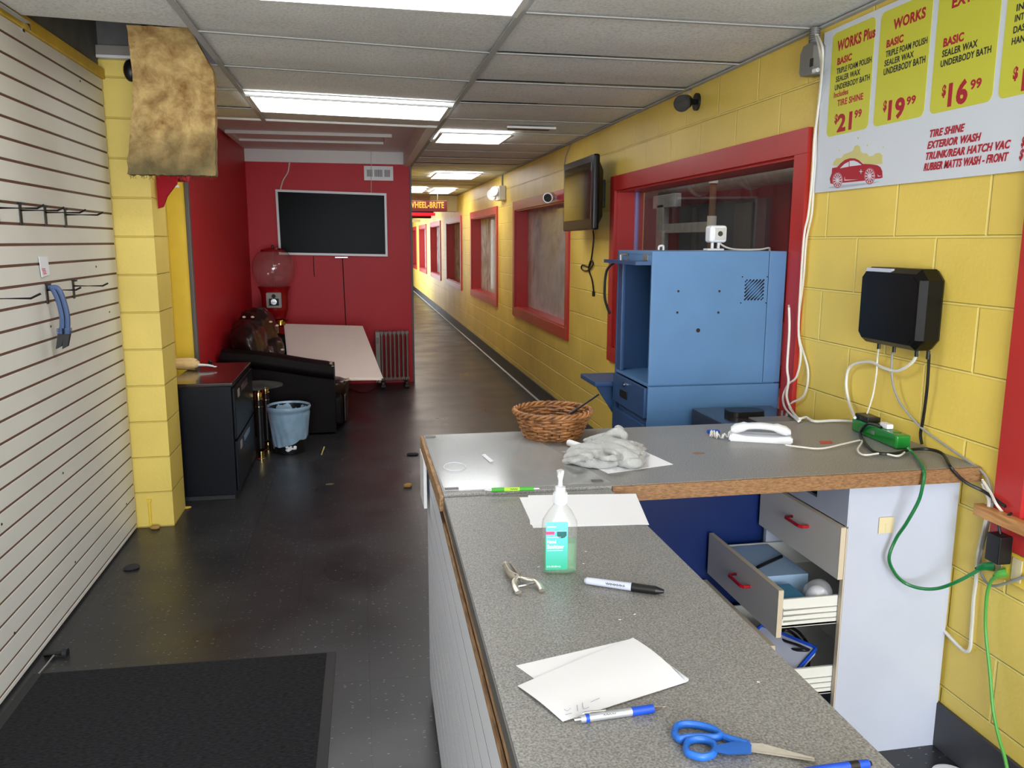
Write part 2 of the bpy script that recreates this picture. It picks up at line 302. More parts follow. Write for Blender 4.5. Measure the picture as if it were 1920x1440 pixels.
# ------------------------------------------------------------------ mesh builder
def catmull(pts, n=6):
    pts = [Vector(p) for p in pts]
    if len(pts) < 3: return pts
    out = []
    for i in range(len(pts)-1):
        p0 = pts[max(i-1, 0)]; p1 = pts[i]; p2 = pts[i+1]; p3 = pts[min(i+2, len(pts)-1)]
        for k in range(n):
            t = k/n
            out.append(.5*((2*p1)+(p2-p0)*t+(2*p0-5*p1+4*p2-p3)*t*t+(3*p1-p0-3*p2+p3)*t**3))
    out.append(pts[-1]); return out
def frame_for(d):
    d = d.normalized(); a = Vector((0, 0, 1)) if abs(d.z) < .9 else Vector((1, 0, 0))
    x = d.cross(a).normalized(); return x, x.cross(d).normalized()
class MB:
    def __init__(s): s.bm = bmesh.new()
    def _xf(s, vs, Mx):
        if Mx is not None:
            for v in vs: v.co = Mx @ v.co
    def box(s, x0, y0, z0, x1, y1, z1, bev=0, Mx=None, seg=2):
        r = bmesh.ops.create_cube(s.bm, size=1); vs = r['verts']
        for v in vs: v.co = Vector(((x0+x1)/2+v.co.x*(x1-x0), (y0+y1)/2+v.co.y*(y1-y0), (z0+z1)/2+v.co.z*(z1-z0)))
        if bev:
            es = {e for v in vs for e in v.link_edges}
            r2 = bmesh.ops.bevel(s.bm, geom=list(es), offset=bev, segments=seg, affect='EDGES', profile=.5)
            vs = list({v for f in r2['faces'] for v in f.verts} | {v for v in vs if v.is_valid})
        s._xf(vs, Mx); return s
    def ring_loft(s, rings, cap0=True, cap1=True, closed=True):
        R = [[s.bm.verts.new(p) for p in ring] for ring in rings]
        n = len(R[0])
        for a, b in zip(R, R[1:]):
            for i in range(n if closed else n-1):
                j = (i+1) % n
                try: s.bm.faces.new((a[i], a[j], b[j], b[i]))
                except ValueError: pass
        if closed and n > 2:
            if cap0: s.bm.faces.new(R[0][::-1])
            if cap1: s.bm.faces.new(R[-1])
        return s
    def tube(s, pts, r, seg=8, n=6, smooth=True, flat=1.0, taper=None):
        P = catmull(pts, n) if smooth else [Vector(p) for p in pts]
        rings = []; x = None
        for i, p in enumerate(P):
            d = (P[min(i+1, len(P)-1)]-P[max(i-1, 0)])
            if d.length < 1e-9: d = Vector((0, 0, 1))
            d.normalize()
            if x is None: x, y = frame_for(d)
            else:
                x = (x-d*x.dot(d));
                x = x.normalized() if x.length > 1e-6 else frame_for(d)[0]
                y = d.cross(x)
            rr = r if not taper else r*taper(i/max(1, len(P)-1))
            rings.append([p+x*math.cos(2*PI*k/seg)*rr+y*math.sin(2*PI*k/seg)*rr*flat for k in range(seg)])
        return s.ring_loft(rings)
    def cyl(s, p0, p1, r0, r1=None, seg=20):
        p0, p1 = Vector(p0), Vector(p1); x, y = frame_for(p1-p0); r1 = r0 if r1 is None else r1
        return s.ring_loft([[p+x*math.cos(2*PI*k/seg)*r+y*math.sin(2*PI*k/seg)*r for k in range(seg)] for p, r in ((p0, r0), (p1, r1))])
    def lathe(s, prof, c=(0, 0, 0), seg=32, Mx=None, cap0=True, cap1=True):
        c = Vector(c); rings = []
        for r, z in prof:
            ring = [Vector((c.x+r*math.cos(2*PI*k/seg), c.y+r*math.sin(2*PI*k/seg), c.z+z)) for k in range(seg)]
            rings.append([Mx @ p for p in ring] if Mx is not None else ring)
        return s.ring_loft(rings, cap0, cap1)
    def prism(s, poly, h0, h1, Mx=None):
        """2-D outline pushed from h0 to h1 along local z"""
        f = lambda p, h: (Mx @ Vector((p[0], p[1], h)) if Mx is not None else Vector((p[0], p[1], h)))
        return s.ring_loft([[f(p, h0) for p in poly], [f(p, h1) for p in poly]])
    def hull(s, a, b):
        """slab between two matching outlines"""
        return s.ring_loft([[Vector(p) for p in a], [Vector(p) for p in b]])
    def ball(s, c, r, sx=1, sy=1, sz=1, seg=20, Mx=None):
        r0 = bmesh.ops.create_uvsphere(s.bm, u_segments=seg, v_segments=max(8, seg//2), radius=r)
        for v in r0['verts']:
            v.co = Vector((v.co.x*sx, v.co.y*sy, v.co.z*sz))
        s._xf(r0['verts'], Mx)
        for v in r0['verts']: v.co += Vector(c)
        return s
    def grid(s, fn, nu, nv, thick=0):
        V = [[s.bm.verts.new(fn(i/nu, j/nv)) for j in range(nv+1)] for i in range(nu+1)]
        for i in range(nu):
            for j in range(nv): s.bm.faces.new((V[i][j], V[i+1][j], V[i+1][j+1], V[i][j+1]))
        return s
    def build(s, name, m, parent=None, smooth=True, angle=35, local=False, mod=None):
        bm = s.bm
        bmesh.ops.recalc_face_normals(bm, faces=bm.faces)
        me = bpy.data.meshes.new(name)
        o = bpy.data.objects.new(name, me); COL.objects.link(o)
        if not local:
            if parent is not None:
                root = parent
                while root.parent is not None: root = root.parent
                inv = Matrix.LocRotScale(root.location, root.rotation_euler, None).inverted()
                bm.transform(inv)
        bm.to_mesh(me); bm.free()
        if m is not None: me.materials.append(m)
        if smooth: me.shade_smooth(); me.set_sharp_from_angle(angle=math.radians(angle))
        if smooth and angle <= 35:
            wn = o.modifiers.new('weighted', 'WEIGHTED_NORMAL'); wn.keep_sharp = True
        if parent is not None: o.parent = parent
        return o
def tag(o, label=None, cat=None, group=None, kind=None):
    if label: o['label'] = label
    if cat: o['category'] = cat
    if group: o['group'] = group
    if kind: o['kind'] = kind
    return o
def thing(name, label, cat, loc=(0, 0, 0), rotz=0, group=None, rot=None):
    o = bpy.data.objects.new(name, None); COL.objects.link(o); o.empty_display_size = .05
    o.location = loc; o.rotation_euler = rot if rot else (0, 0, rotz)
    return tag(o, label, cat, group)
def solo(mb, name, m, label, cat, group=None, **k):
    """a thing that is a single mesh, its origin moved to its base"""
    vs = [v.co for v in mb.bm.verts]
    c = Vector((sum(v.x for v in vs)/len(vs), sum(v.y for v in vs)/len(vs), min(v.z for v in vs)))
    mb.bm.transform(Matrix.Translation(-c)); o = mb.build(name, m, None, local=True, **k); o.location = c
    return tag(o, label, cat, group)
def struct(mb, name, m, parent=None, **k):
    o = mb.build(name, m, parent, **k)
    if parent is None: o['kind'] = 'structure'
    return o
def copy_tree(o, parent=None):
    c = o.copy(); COL.objects.link(c)
    if parent is not None: c.parent = parent
    for ch in list(o.children): copy_tree(ch, c)
    return c
def rect(x0, y0, x1, y1): return [(x0, y0), (x1, y0), (x1, y1), (x0, y1)]
def rrect(x0, y0, x1, y1, r, n=5):
    out = []
    for cx, cy, a in ((x1-r, y1-r, 0), (x0+r, y1-r, 90), (x0+r, y0+r, 180), (x1-r, y0+r, 270)):
        for k in range(n+1):
            t = math.radians(a+90*k/n); out.append((cx+r*math.cos(t), cy+r*math.sin(t)))
    return out
def wall_M(x):    # local (u,v,n): u runs towards the camera (-Y), v up, n out of the right-hand wall (-X)
    return Matrix(((0, 0, -1, x), (-1, 0, 0, 0), (0, 1, 0, 0), (0, 0, 0, 1)))
def face_M(y):    # local (u,v,n): u = X, v = Z, n towards the camera (-Y)
    return Matrix(((1, 0, 0, 0), (0, 0, -1, y), (0, 1, 0, 0), (0, 0, 0, 1)))
def flat_M(z):
    return Matrix.Translation((0, 0, z))
def text_mesh(s, bold=0.0, shear=0.0, depth=.001, space=1.0):
    cu = bpy.data.curves.new('t', 'FONT'); cu.body = s; cu.size = 1; cu.offset = bold; cu.shear = shear; cu.extrude = depth; cu.space_character = 1.06; cu.resolution_u = 3
    o = bpy.data.objects.new('t', cu); COL.objects.link(o); bpy.context.view_layer.update()
    me = bpy.data.meshes.new_from_object(o.evaluated_get(bpy.context.evaluated_depsgraph_get()))
    bpy.data.objects.remove(o); bpy.data.curves.remove(cu); return me
def add_text(mb, s, u0, u1, v0, v1, Mx, lift=.0012, bold=.02, shear=0.0):
    """lettering that fills the box u0..u1, v0..v1 (v0 the base line, v1 the top of the capitals) on plane Mx"""
    me = text_mesh(s, bold, shear)
    xs = [v.co.x for v in me.vertices]; ys = [v.co.y for v in me.vertices]
    x0, x1 = min(xs), max(xs); y0, y1 = 0.0, .70
    if not any(c.isupper() or c.isdigit() for c in s): y1 = .52
    tmp = bmesh.new(); tmp.from_mesh(me)
    for v in tmp.verts:
        v.co = Mx @ Vector((u0+(v.co.x-x0)/(x1-x0)*(u1-u0), v0+(v.co.y-y0)/(y1-y0)*(v1-v0), lift if v.co.z > 0 else lift*.2))
    tmp.to_mesh(me); tmp.free(); mb.bm.from_mesh(me); bpy.data.meshes.remove(me)

# ================================================================== SETTING
XR, XL, ZC = 1.8, -1.28, 2.42
Y0, Y1 = -2.6, 31.0
WINS = [(-0.62, 1.965), (3.10, 5.72), (6.90, 9.48), (10.61, 13.17), (14.40, 16.87), (18.07, 20.60), (21.85, 24.35), (25.6, 28.1)]
TW, ZB, ZT = .10, .75, 2.055          # window trim width, bottom and top of the trim
struct(MB().box(XL-.2, Y0-.2, -.1, 2.0, Y1, 0), 'floor', M['floor'], smooth=False)
# right-hand block wall with window openings
w = MB(); w.box(XR, Y0, 0, XR+.2, Y1, ZB+TW); w.box(XR, Y0, ZT-TW, XR+.2, Y1, 2.95)
prev = Y0
for a, b in WINS:
    w.box(XR, prev, ZB+TW, XR+.2, a+TW, ZT-TW); prev = b-TW
w.box(XR, prev, ZB+TW, XR+.2, Y1, ZT-TW)
struct(w, 'wall_right', M['yellow'], smooth=False)
for i, (a, b) in enumerate(WINS):
    t = MB()
    t.box(XR-.022, a, ZT-TW, XR, b, ZT, .0015); t.box(XR-.022, a, ZB, XR, b, ZB+TW, .0015)
    t.box(XR-.021, a, ZB+TW, XR, a+TW, ZT-TW, .001); t.box(XR-.021, b-TW, ZB+TW, XR, b, ZT-TW, .001)
    o = struct(t, 'window_%d' % (i+1), M['redtrim'])
    r = MB(); A, B, C, D = a+TW, b-TW, ZB+TW, ZT-TW
    r.box(XR-.001, A, C-.001, XR+.19, B, C+.012); r.box(XR-.001, A, D-.012, XR+.19, B, D+.001)
    r.box(XR-.001, A-.001, C, XR+.19, A+.012, D); r.box(XR-.001, B-.012, C, XR+.19, B+.001, D)
    r.build('reveal', M['redtrim'], o)
    if i <= 1:
        s = MB(); s.box(XR+.125, B-.03, C+.012, XR+.15, B-.012, D-.012); s.box(XR+.125, A+.012, C+.012, XR+.15, A+.03, D-.012); s.build('pane_stop', M['lav'], o)
    MB().box(XR+.138, A+.012, C+.012, XR+.142, B-.012, D-.012).build('pane', M['glass'] if i <= 1 else M['film'], o, smooth=False)
struct(MB().box(XR-.014, Y0, 0, XR, Y1, .15, .004), 'baseboard_right', M['baseb'])
struct(MB().box(XR-.034, 5.4, 0, XR-.014, Y1, .006), 'trim_1', M['white'])
# left side: block wall behind the slat boards, pier, block recess, red wall
w = MB(); w.box(XL-.15, Y0, 0, XL, 6.08, 2.40); struct(w, 'wall_left', M['yellow'], smooth=False)
struct(MB().box(XL-.15, Y0, 2.40, XL, 6.08, 2.95), 'wall_plenum', M['concrete'], smooth=False)
w = MB(); w.box(XL, 4.72, 0, -1.068, 5.03, 2.514); struct(w, 'pillar', M['yellow_pier'], smooth=False)
_p = hit(283, 985, 1, 4.712); MB().cyl((_p.x, 4.712, 0), (_p.x, 4.712, .15), .007, seg=10).box(_p.x-.012, 4.706, .15, _p.x+.012, 4.72, .165, .002).build('conduit_stub', M['yellow_flat'], bpy.data.objects['pillar'])
struct(MB().box(XL, 4.74, 2.514, -1.068, 5.03, 2.95), 'pillar_top', M['concrete'], smooth=False)
struct(MB().box(XL-.15, 6.08, 0, -1.152, 9.5, 2.60), 'wall_alcove', M['red'], smooth=False)
struct(MB().box(XL, 6.062, 0, -1.156, 6.08, ZC, .003), 'trim_2', M['yellow_flat'])
struct(MB().box(-1.158, 6.052, 0, -1.130, 6.10, ZC, .004), 'trim_3', M['greytrim'])
struct(MB().box(XL, Y0, 2.416, -1.250, 4.718, 2.468, .004), 'trim_4', M['ochre'])
# red partition that closes the waiting corner; the corridor carries on to its right
struct(MB().box(-1.152, 9.36, 0, .592, 9.5, 2.60), 'wall_partition', M['red'], smooth=False)
struct(MB().box(.590, 9.345, 0, .612, 9.51, ZC, .003), 'trim_5', M['greytrim'])
w = MB(); w.box(.45, 9.5, 0, .60, 20.2, 2.95); w.box(.45, 27.0, 0, .60, Y1, 2.95); w.box(.45, 20.2, 2.36, .60, 27.0, 2.95)
struct(w, 'wall_corridor_left', M['yellow'], smooth=False)
struct(MB().box(.4, Y1, 0, 2.0, Y1+.15, 2.95), 'wall_end', M['white'], smooth=False)
# front wall behind the camera: two piers and a head round the glazed shopfront
w = MB(); w.box(XL-.15, Y0-.12, 0, -1.12, Y0, 2.95); w.box(1.52, Y0-.12, 0, 2.0, Y0, 2.95); w.box(-1.12, Y0-.12, 2.3, 1.52, Y0, 2.95); w.box(-1.12, Y0-.12, 0, 1.52, Y0, .18)
struct(w, 'wall_front', M['yellow_flat'], smooth=False)
# suspended ceiling
def yj(x, k): return 3.10+.66*k-max(0, .61-x)*.12
tiles = MB(); tees = MB(); dark = random.Random(3)
cols = [(-1.215, -.61), (-.61, .61), (.61, XR)]
for ci, (xa, xb) in enumerate(cols):
    for k in range(-9, 43):
        ya = [yj(xa, k), yj(xb, k)]; yb = [yj(xa, k+1), yj(xb, k+1)]
        if ci < 2:
            lim = [6.22-.09*(.61-xa), 6.22-.09*(.61-xb)]
            if ya[0] > lim[0]-.02: continue
            yb = [min(yb[0], lim[0]), min(yb[1], lim[1])]
        if ya[0] < Y0 or ya[0] > Y1-.7: continue
        if ci == 0 and k == 2: xa = -1.0; ya[0] = yj(xa, k); yb[0] = yj(xa, k+1)      # cut back round the pier
        else: xa = cols[ci][0]
        if ci == 0 and k == 1: continue                      # the missing tile: its batt hangs out of the hole
        sag = dark.uniform(.005, .011); dz = dark.uniform(0, .003); tilt = dark.uniform(-.004, .004)
        def fn(u, v, xa=xa, xb=xb, ya=ya, yb=yb, sag=sag, dz=dz, tilt=tilt):
            x = xa+(xb-xa)*u; y = (ya[0]+(ya[1]-ya[0])*u)*(1-v)+(yb[0]+(yb[1]-yb[0])*u)*v
            return Vector((x, y, ZC+.006+dz+tilt*(2*v-1)-sag*(1-(2*u-1)**4)*(1-(2*v-1)**2)*.9+.004))
        tiles.grid(fn, 6, 4)
        # cross tee at the near edge of the tile
        d = .010
        tees.hull([(xa, ya[0]-d, ZC-.001), (xb, ya[1]-d, ZC-.001), (xb, ya[1]+d, ZC-.001), (xa, ya[0]+d, ZC-.001)],
                  [(xa, ya[0]-d, ZC+.003), (xb, ya[1]-d, ZC+.003), (xb, ya[1]+d, ZC+.003), (xa, ya[0]+d, ZC+.003)])
tees.box(-.623, Y0, ZC-.004, -.597, 6.1, ZC+.003); tees.box(.597, Y0, ZC-.004, .623, Y1, ZC+.003); tees.box(XR-.022, Y0, ZC-.004, XR, Y1, ZC+.003)
tees.box(-1.235, Y0, ZC+.002, -1.213, 3.62, ZC+.006); tees.box(-1.27, 5.04, ZC+.002, -1.213, 6.05, ZC+.006)
ce = struct(tiles, 'ceiling', M['tile'], angle=60)
tees.build('ceiling_grid', M['grid'], ce, smooth=False)
struct(MB().box(XL-.15, Y0, 2.95, 2.0, Y1, 3.05), 'ceiling_blocker', M['concrete'], smooth=False)  # slab added over the plenum to block light from above
# raised ceiling over the waiting corner, its drop edges
w = MB(); w.box(-1.152, 6.2, 2.565, .61, 9.36, 2.60); struct(w, 'ceiling_alcove', M['white'], smooth=False)
w = MB(); w.box(.525, 6.2, ZC, .61, 9.36, 2.565); w.box(-1.152, 9.335, 2.435, .525, 9.36, 2.565)
w.hull([(XL, 6.05, ZC+.002), (.61, 6.222, ZC+.002), (.61, 6.25, ZC+.002), (XL, 6.08, ZC+.002)], [(XL, 6.05, 2.6), (.61, 6.222, 2.6), (.61, 6.25, 2.6), (XL, 6.08, 2.6)])
struct(w, 'trim_6', M['white'], smooth=False)
# wash tunnel seen through the panes
struct(MB().box(2.0, Y0, -.1, 4.75, Y1, 0), 'floor_tunnel', M['concrete'], smooth=False)
w = MB()
for i in range(84):
    y = Y0+i*.4; w.box(4.62, y, 0, 4.7, y+.4, 3.3); w.box(4.58, y+.06, 0, 4.63, y+.2, 3.3)
struct(w, 'wall_tunnel', M['darkred'], smooth=False)
struct(MB().box(2.0, Y0, 3.3, 4.75, Y1, 3.4), 'ceiling_tunnel', M['dark'], smooth=False)
w = MB(); w.box(2.0, Y1, 0, 4.75, Y1+.1, 3.4); w.box(2.0, Y0-.1, 0, 4.75, Y0, 3.4); w.box(1.99, Y0, 2.95, 2.02, Y1, 3.3)
struct(w, 'wall_tunnel_ends', M['darkred'], smooth=False)
o = thing('tunnel_door', 'dark grey sliding door across the red wall behind the big window', 'door', (4.55, 9.9, 0))
MB().box(4.5, 8.64, 0, 4.57, 11.16, 2.1, .01).build('door_leaf', M['tunneldoor'], o)
MB().box(4.46, 8.9, .02, 4.5, 9.35, 2.06, .01).box(4.46, 10.5, .02, 4.5, 10.62, 2.06, .01).build('door_rib', M['greytrim'], o)
o = thing('air_duct', 'shiny galvanised duct running high behind the big window', 'duct', (4.3, 9.0, 2.2))
MB().cyl((4.3, 5.6, 2.32), (4.3, 13, 2.4), .15).build('duct_pipe', M['galv'], o)
for y in (7.2, 8.6, 10.0): MB().cyl((4.3, y, 2.34), (4.3, y+.05, 2.34), .165).build('joint_ring', M['galv'], o)
o = thing('water_pipe', 'rusty upright pipe with white couplings behind the big window', 'pipe', (3.2, 7.16, 0))
MB().cyl((3.2, 7.16, 0), (3.2, 7.16, 3.2), .03).build('pipe_shaft', M['rust'], o)
MB().cyl((3.2, 7.16, 1.68), (3.2, 7.16, 1.84), .042).build('coupling', M['pvc'], o)
MB().cyl((3.2, 7.16, 2.13), (3.2, 7.16, 2.3), .042).build('coupling', M['pvc'], o)
o = MB(); o.box(4.0, 10.5, 0, 4.09, 10.75, 2.10, .01).box(4.0, 10.1, 2.05, 4.09, 10.9, 2.22, .01).box(4.02, 9.0, 1.72, 4.07, 10.5, 1.84, .005)
solo(o, 'steel_frame', M['galv'], 'pale steel post and bracket standing behind the big window', 'frame')

# ================================================================== SLAT BOARDS, LEFT WALL
def slat_panel(parent, y0, y1, z0, z1, x_face, x_back, pitch, zref, Mx=None, name='slat_face'):
    zs = []; k = int((z0-zref)/pitch)-1; m = MB()
    while zref+k*pitch < z1+pitch:
        a, b = max(z0, zref+k*pitch+.0052), min(z1, zref+(k+1)*pitch-.0052); k += 1
        if b-a > .006: m.box(min(x_face, x_back), y0, a, max(x_face, x_back), y1, b, .0008, Mx, 1)
    m.build(name, M['cream'], parent)
sw = thing('slatwall', 'white slatwall boarding with brown grooves covering the left wall', 'slatwall', (-1.27, 1.2, 0))
slat_panel(sw, -2.4, 4.70, .012, 2.414, -1.262, -1.2662, .0775, 1.583)
MB().box(-1.2798, -2.4, .012, -1.2655, 4.70, 2.414).build('groove_backing', M['groove'], sw, smooth=False)
for px, py in ((150, 152), (180, 500), (205, 585), (95, 612), (118, 887), (141, 1054), (237, 945), (27, 1187), (3, 983)):
    p = hit(px, py, 0, -1.262); MB().cyl((-1.2625, p.y, p.z), (-1.2600, p.y, p.z), .006, .004, 10).build('screw', M['darkline'], sw)

_p = hit(42, 50, 0, -1.262)
t = thing('wall_bracket', 'small chrome bracket screwed to the top of the slatwall', 'bracket', (-1.26, _p.y, _p.z))
MB().box(-1.262, _p.y-.012, _p.z-.02, -1.258, _p.y+.012, _p.z+.02, .001).build('bracket_plate', M['chrome'], t)
MB().tube([(-1.258, _p.y, _p.z+.01), (-1.24, _p.y, _p.z+.008), (-1.238, _p.y, _p.z-.012)], .004, 8, 4).build('bracket_hook', M['chrome'], t)
def prong(m, x0, y, z, L):
    m.tube([(x0, y, z), (x0+L*.84, y, z), (x0+L, y, z+L*.08)], .0042, 6, 4, False)
hooks = [(3.66, 3.235, 'top row'), ]
def slat_hook(px, py, L, label, group, drop=.078):
    p = hit(px, py, 0, -1.262)
    t = thing('slatwall_hook', label, 'hook', (-1.262, p.y, p.z), group=group)
    MB().box(-1.262, p.y-.012, p.z-drop, -1.2585, p.y+.012, p.z+.004, .001).box(-1.266, p.y-.012, p.z-.002, -1.245, p.y+.012, p.z+.006, .001).build('back_plate', M['black'], t)
    m = MB(); prong(m, -1.259, p.y, p.z-.022, L); m.build('prong', M['black'], t)
    return p
slat_hook(-8, 378, .155, 'black slatwall hook in the upper row, at the left edge of the photo', 'upper slatwall hooks')
slat_hook(36, 383, .155, 'black slatwall hook in the upper row, second from the left', 'upper slatwall hooks')
slat_hook(83, 388, .155, 'black slatwall hook in the upper row, third from the left', 'upper slatwall hooks')
slat_hook(121, 393, .155, 'black slatwall hook in the upper row, closest to the yellow pillar', 'upper slatwall hooks')
slat_hook(-48, 548, .20, 'black slatwall hook in the lower row, its bent tip showing at the left edge', 'lower slatwall hooks')
hp = slat_hook(86, 534, .13, 'black slatwall hook in the lower row, holding the slate blue wiper blades', 'lower slatwall hooks')
slat_hook(136, 527, .145, 'black slatwall hook in the lower row, empty and nearest the pillar', 'lower slatwall hooks')
# blue rubber wiper strips draped over the hook
t = thing('wiper_blade', 'slate blue ribbed rubber strips with black ends hanging from a hook', 'wiper', (-1.22, hp.y, hp.z-.26))
for k, dx in enumerate((0, .021)):
    pts = [(-1.248+dx*.3, hp.y-.02, hp.z-.012), (-1.234+dx, hp.y-.016, hp.z-.014), (-1.217+dx, hp.y-.014, hp.z-.06), (-1.208+dx, hp.y-.012, hp.z-.13), (-1.214+dx, hp.y-.012, hp.z-.2)]
    m = MB(); m.tube(pts, .0135, 8, 6, True, .75)
    for j in range(4):
        z = hp.z-.182-j*.006; m.box(-1.229+dx, hp.y-.0285, z, -1.199+dx, hp.y+.0035, z+.003)
    m.build('rubber_strip', M['bluerub'], t)
    yc = hp.y-.012
    MB().hull([(-1.227+dx, yc-.011, hp.z-.2), (-1.202+dx, yc-.011, hp.z-.2), (-1.202+dx, yc+.011, hp.z-.2), (-1.227+dx, yc+.011, hp.z-.2)],
              [(-1.241+dx*1.2, yc-.008, hp.z-.265), (-1.219+dx*1.2, yc-.008, hp.z-.253), (-1.219+dx*1.2, yc+.008, hp.z-.253), (-1.241+dx*1.2, yc+.008, hp.z-.265)]).build('end_cap', M['rubber'], t)
# little price slip taped to the boards
a, b, c, d = [hit(*p, 0, -1.255) for p in ((73, 481), (89, 481), (94, 515), (79, 520))]
t = thing('paper_tag', 'small white paper slip with pink print stuck on the slatwall', 'paper tag', (-1.26, a.y, c.z))
MB().hull([a, b, c, d], [p-Vector((.002, 0, 0)) for p in (a, b, c, d)]).build('slip', M['paper'], t)
m = MB()
for k in range(4):
    q = hit(82+k*.8, 505+k*3, 0, -1.2538); m.box(-1.2545, q.y-.018, q.z, -1.2538, q.y+.018, q.z+.004)
m.build('print', M['pinkink'], t)

# ================================================================== CEILING LIGHTS, BATT, PIPES
def troffer(x0, x1, y0, y1, label, skew=0.0):
    t = thing('ceiling_light', label, 'ceiling light', ((x0+x1)/2, (y0+y1)/2, ZC-.02), group='fluorescent ceiling panels')
    sh = lambda x: -max(0, x1-x)*skew
    q = lambda e: [(x0+e, y0+e+sh(x0), 0), (x1-e, y0+e+sh(x1), 0), (x1-e, y1-e+sh(x1), 0), (x0+e, y1-e+sh(x0), 0)]
    f = MB(); z0, z1 = ZC-.022, ZC-.012
    o_, i_ = q(0), q(.022)
    for k in range(4):
        j = (k+1) % 4; Q = [o_[k], o_[j], i_[j], i_[k]]
        f.hull([(p[0], p[1], z0) for p in Q], [(p[0], p[1], z1) for p in Q])
    f.build('frame', M['white'], t, smooth=False)
    f = MB(); f.hull([(p[0], p[1], ZC-.020) for p in i_], [(p[0], p[1], ZC-.014) for p in i_]); f.build('diffuser', M['diffuser'], t, smooth=False)
troffer(-.59, .59, 2.46, 3.08, 'lit fluorescent ceiling panel cut off by the top of the photo', .03)
troffer(-.59, .585, 5.12, 5.71, 'lit fluorescent ceiling panel, the wide one before the red waiting corner', .13)
troffer(.632, 1.198, 6.32, 6.95, 'lit square ceiling panel beside the stained air vent')
troffer(.935, 1.505, 9.95, 10.86, 'lit ceiling panel above the emergency light, farther down the corridor')
troffer(1.2, 1.56, 13.0, 14.2, 'small far lit ceiling panel right above the maroon sign')
troffer(.72, 1.1, 12.9, 14.0, 'sliver of a far lit ceiling panel beside the red partition edge')
troffer(.9, 1.5, -1.3, .0, 'added unseen ceiling panel lighting the shopfront end of the room')  # added behind the camera as extra ceiling light, out of view
troffer(.9, 1.5, 18, 19.2, 'lit ceiling panel beyond the maroon sign')
t = thing('ceiling_vent', 'narrow white ceiling air vent with brown dust stains beside a light', 'vent', (1.25, 5.98, ZC-.02))
MB().box(1.07, 5.93, ZC-.022, 1.43, 5.965, ZC-.006, .003).build('vent_bar', M['white'], t)
MB().box(1.1, 5.98, ZC-.013, 1.41, 6.10, ZC-.008, .002).build('vent_slot', M['groove'], t)
t = thing('ceiling_panel_frame', 'unlit white panel frame on the raised ceiling of the red corner', 'ceiling panel', (-.4, 8.1, 2.55))
f = MB()
for r in ((-1.12, 7.80, .34, 7.85), (-1.12, 8.36, .34, 8.41), (.28, 7.85, .34, 8.36), (-1.12, 7.85, -1.07, 8.36)): f.box(r[0], r[1], 2.535, r[2], r[3], 2.565, .004)
f.build('rim', M['white'], t); MB().box(-1.07, 7.85, 2.556, .28, 8.36, 2.565).build('panel', M['white'], t, smooth=False)
# grey strip fixture above the pier, exposed by the missing tile
t = thing('strip_light', 'grey unlit strip light housing above the yellow pillar', 'strip light', (-1.2, 4.66, 2.5))
MB().prism([(-.022, 0), (.022, 0), (.016, .045), (-.016, .045)], -1.275, -1.07, Matrix(((0, 0, 1, 0), (1, 0, 0, 4.695), (0, 1, 0, 2.531), (0, 0, 0, 1)))).build('housing', M['heater'], t, smooth=False)
MB().box(-1.275, 4.67, 2.514, -1.07, 4.718, 2.530, .003).build('tray', M['white'], t)
p = hit(237, 132, 1, 4.66)
solo(MB().ball((p.x+.02, 4.66, p.z), .05, .7, .6, 1.1), 'wall_bell', M['black'], 'black rounded device on the pillar top, half hidden by the insulation', 'bell')
# insulation batt sagging out of the hole
def batt():
    m = MB(); nu, nv, nw = 26, 44, 5
    def P(u, v, w):
        # v: 0 at the bottom edge .. 1 at the top, where it bends back into the hole
        xl = -1.047+.085*v; xr = -.654+.03*min(v, .75)-.28*max(0, v-.75); x = xl+(xr-xl)*u; z = 1.905+v*.62; y = 4.25-.12*max(0, v-.62)**1.3*5; y += -.055*w
        q = Vector((u*4, v*6, w*3))
        n = noise.fractal(q, 1, 2, 4)
        edge = min(u, 1-u, v*1.6)
        y -= (.020*n+.008)*(1 if w > .5 else 0)
        x += .006*noise.noise(Vector((v*14, w*2, 3)))*(1 if u < .05 or u > .95 else 0)
        z += .009*noise.noise(Vector((u*19, w*2, 9)))*(1 if v < .02 else 0)
        x += -.018*v*v*0
        return Vector((x, y, z))
    F = lambda w: (lambda u, v: P(u, v, w))
    m.grid(F(1), nu, nv); m.grid(F(0), nu, nv)
    for uu in (0, 1): m.grid(lambda a, b, uu=uu: P(uu, a, b), nv, 4)
    for vv in (0, 1): m.grid(lambda a, b, vv=vv: P(a, vv, b), nu, 4)
    rnd = random.Random(2)
    for k in range(46):
        u = rnd.random(); p = P(u, 0, rnd.random()); m.tube([p, p+Vector((rnd.uniform(-.008, .008), rnd.uniform(-.006, .006), -rnd.uniform(.006, .02)))], .0012, 4, 2, False)
    bmesh.ops.remove_doubles(m.bm, verts=m.bm.verts, dist=.0006)
    return m
solo(batt(), 'insulation_batt', M['batt'], 'brown fibreglass insulation batt hanging out of the open ceiling tile', 'insulation', angle=60)
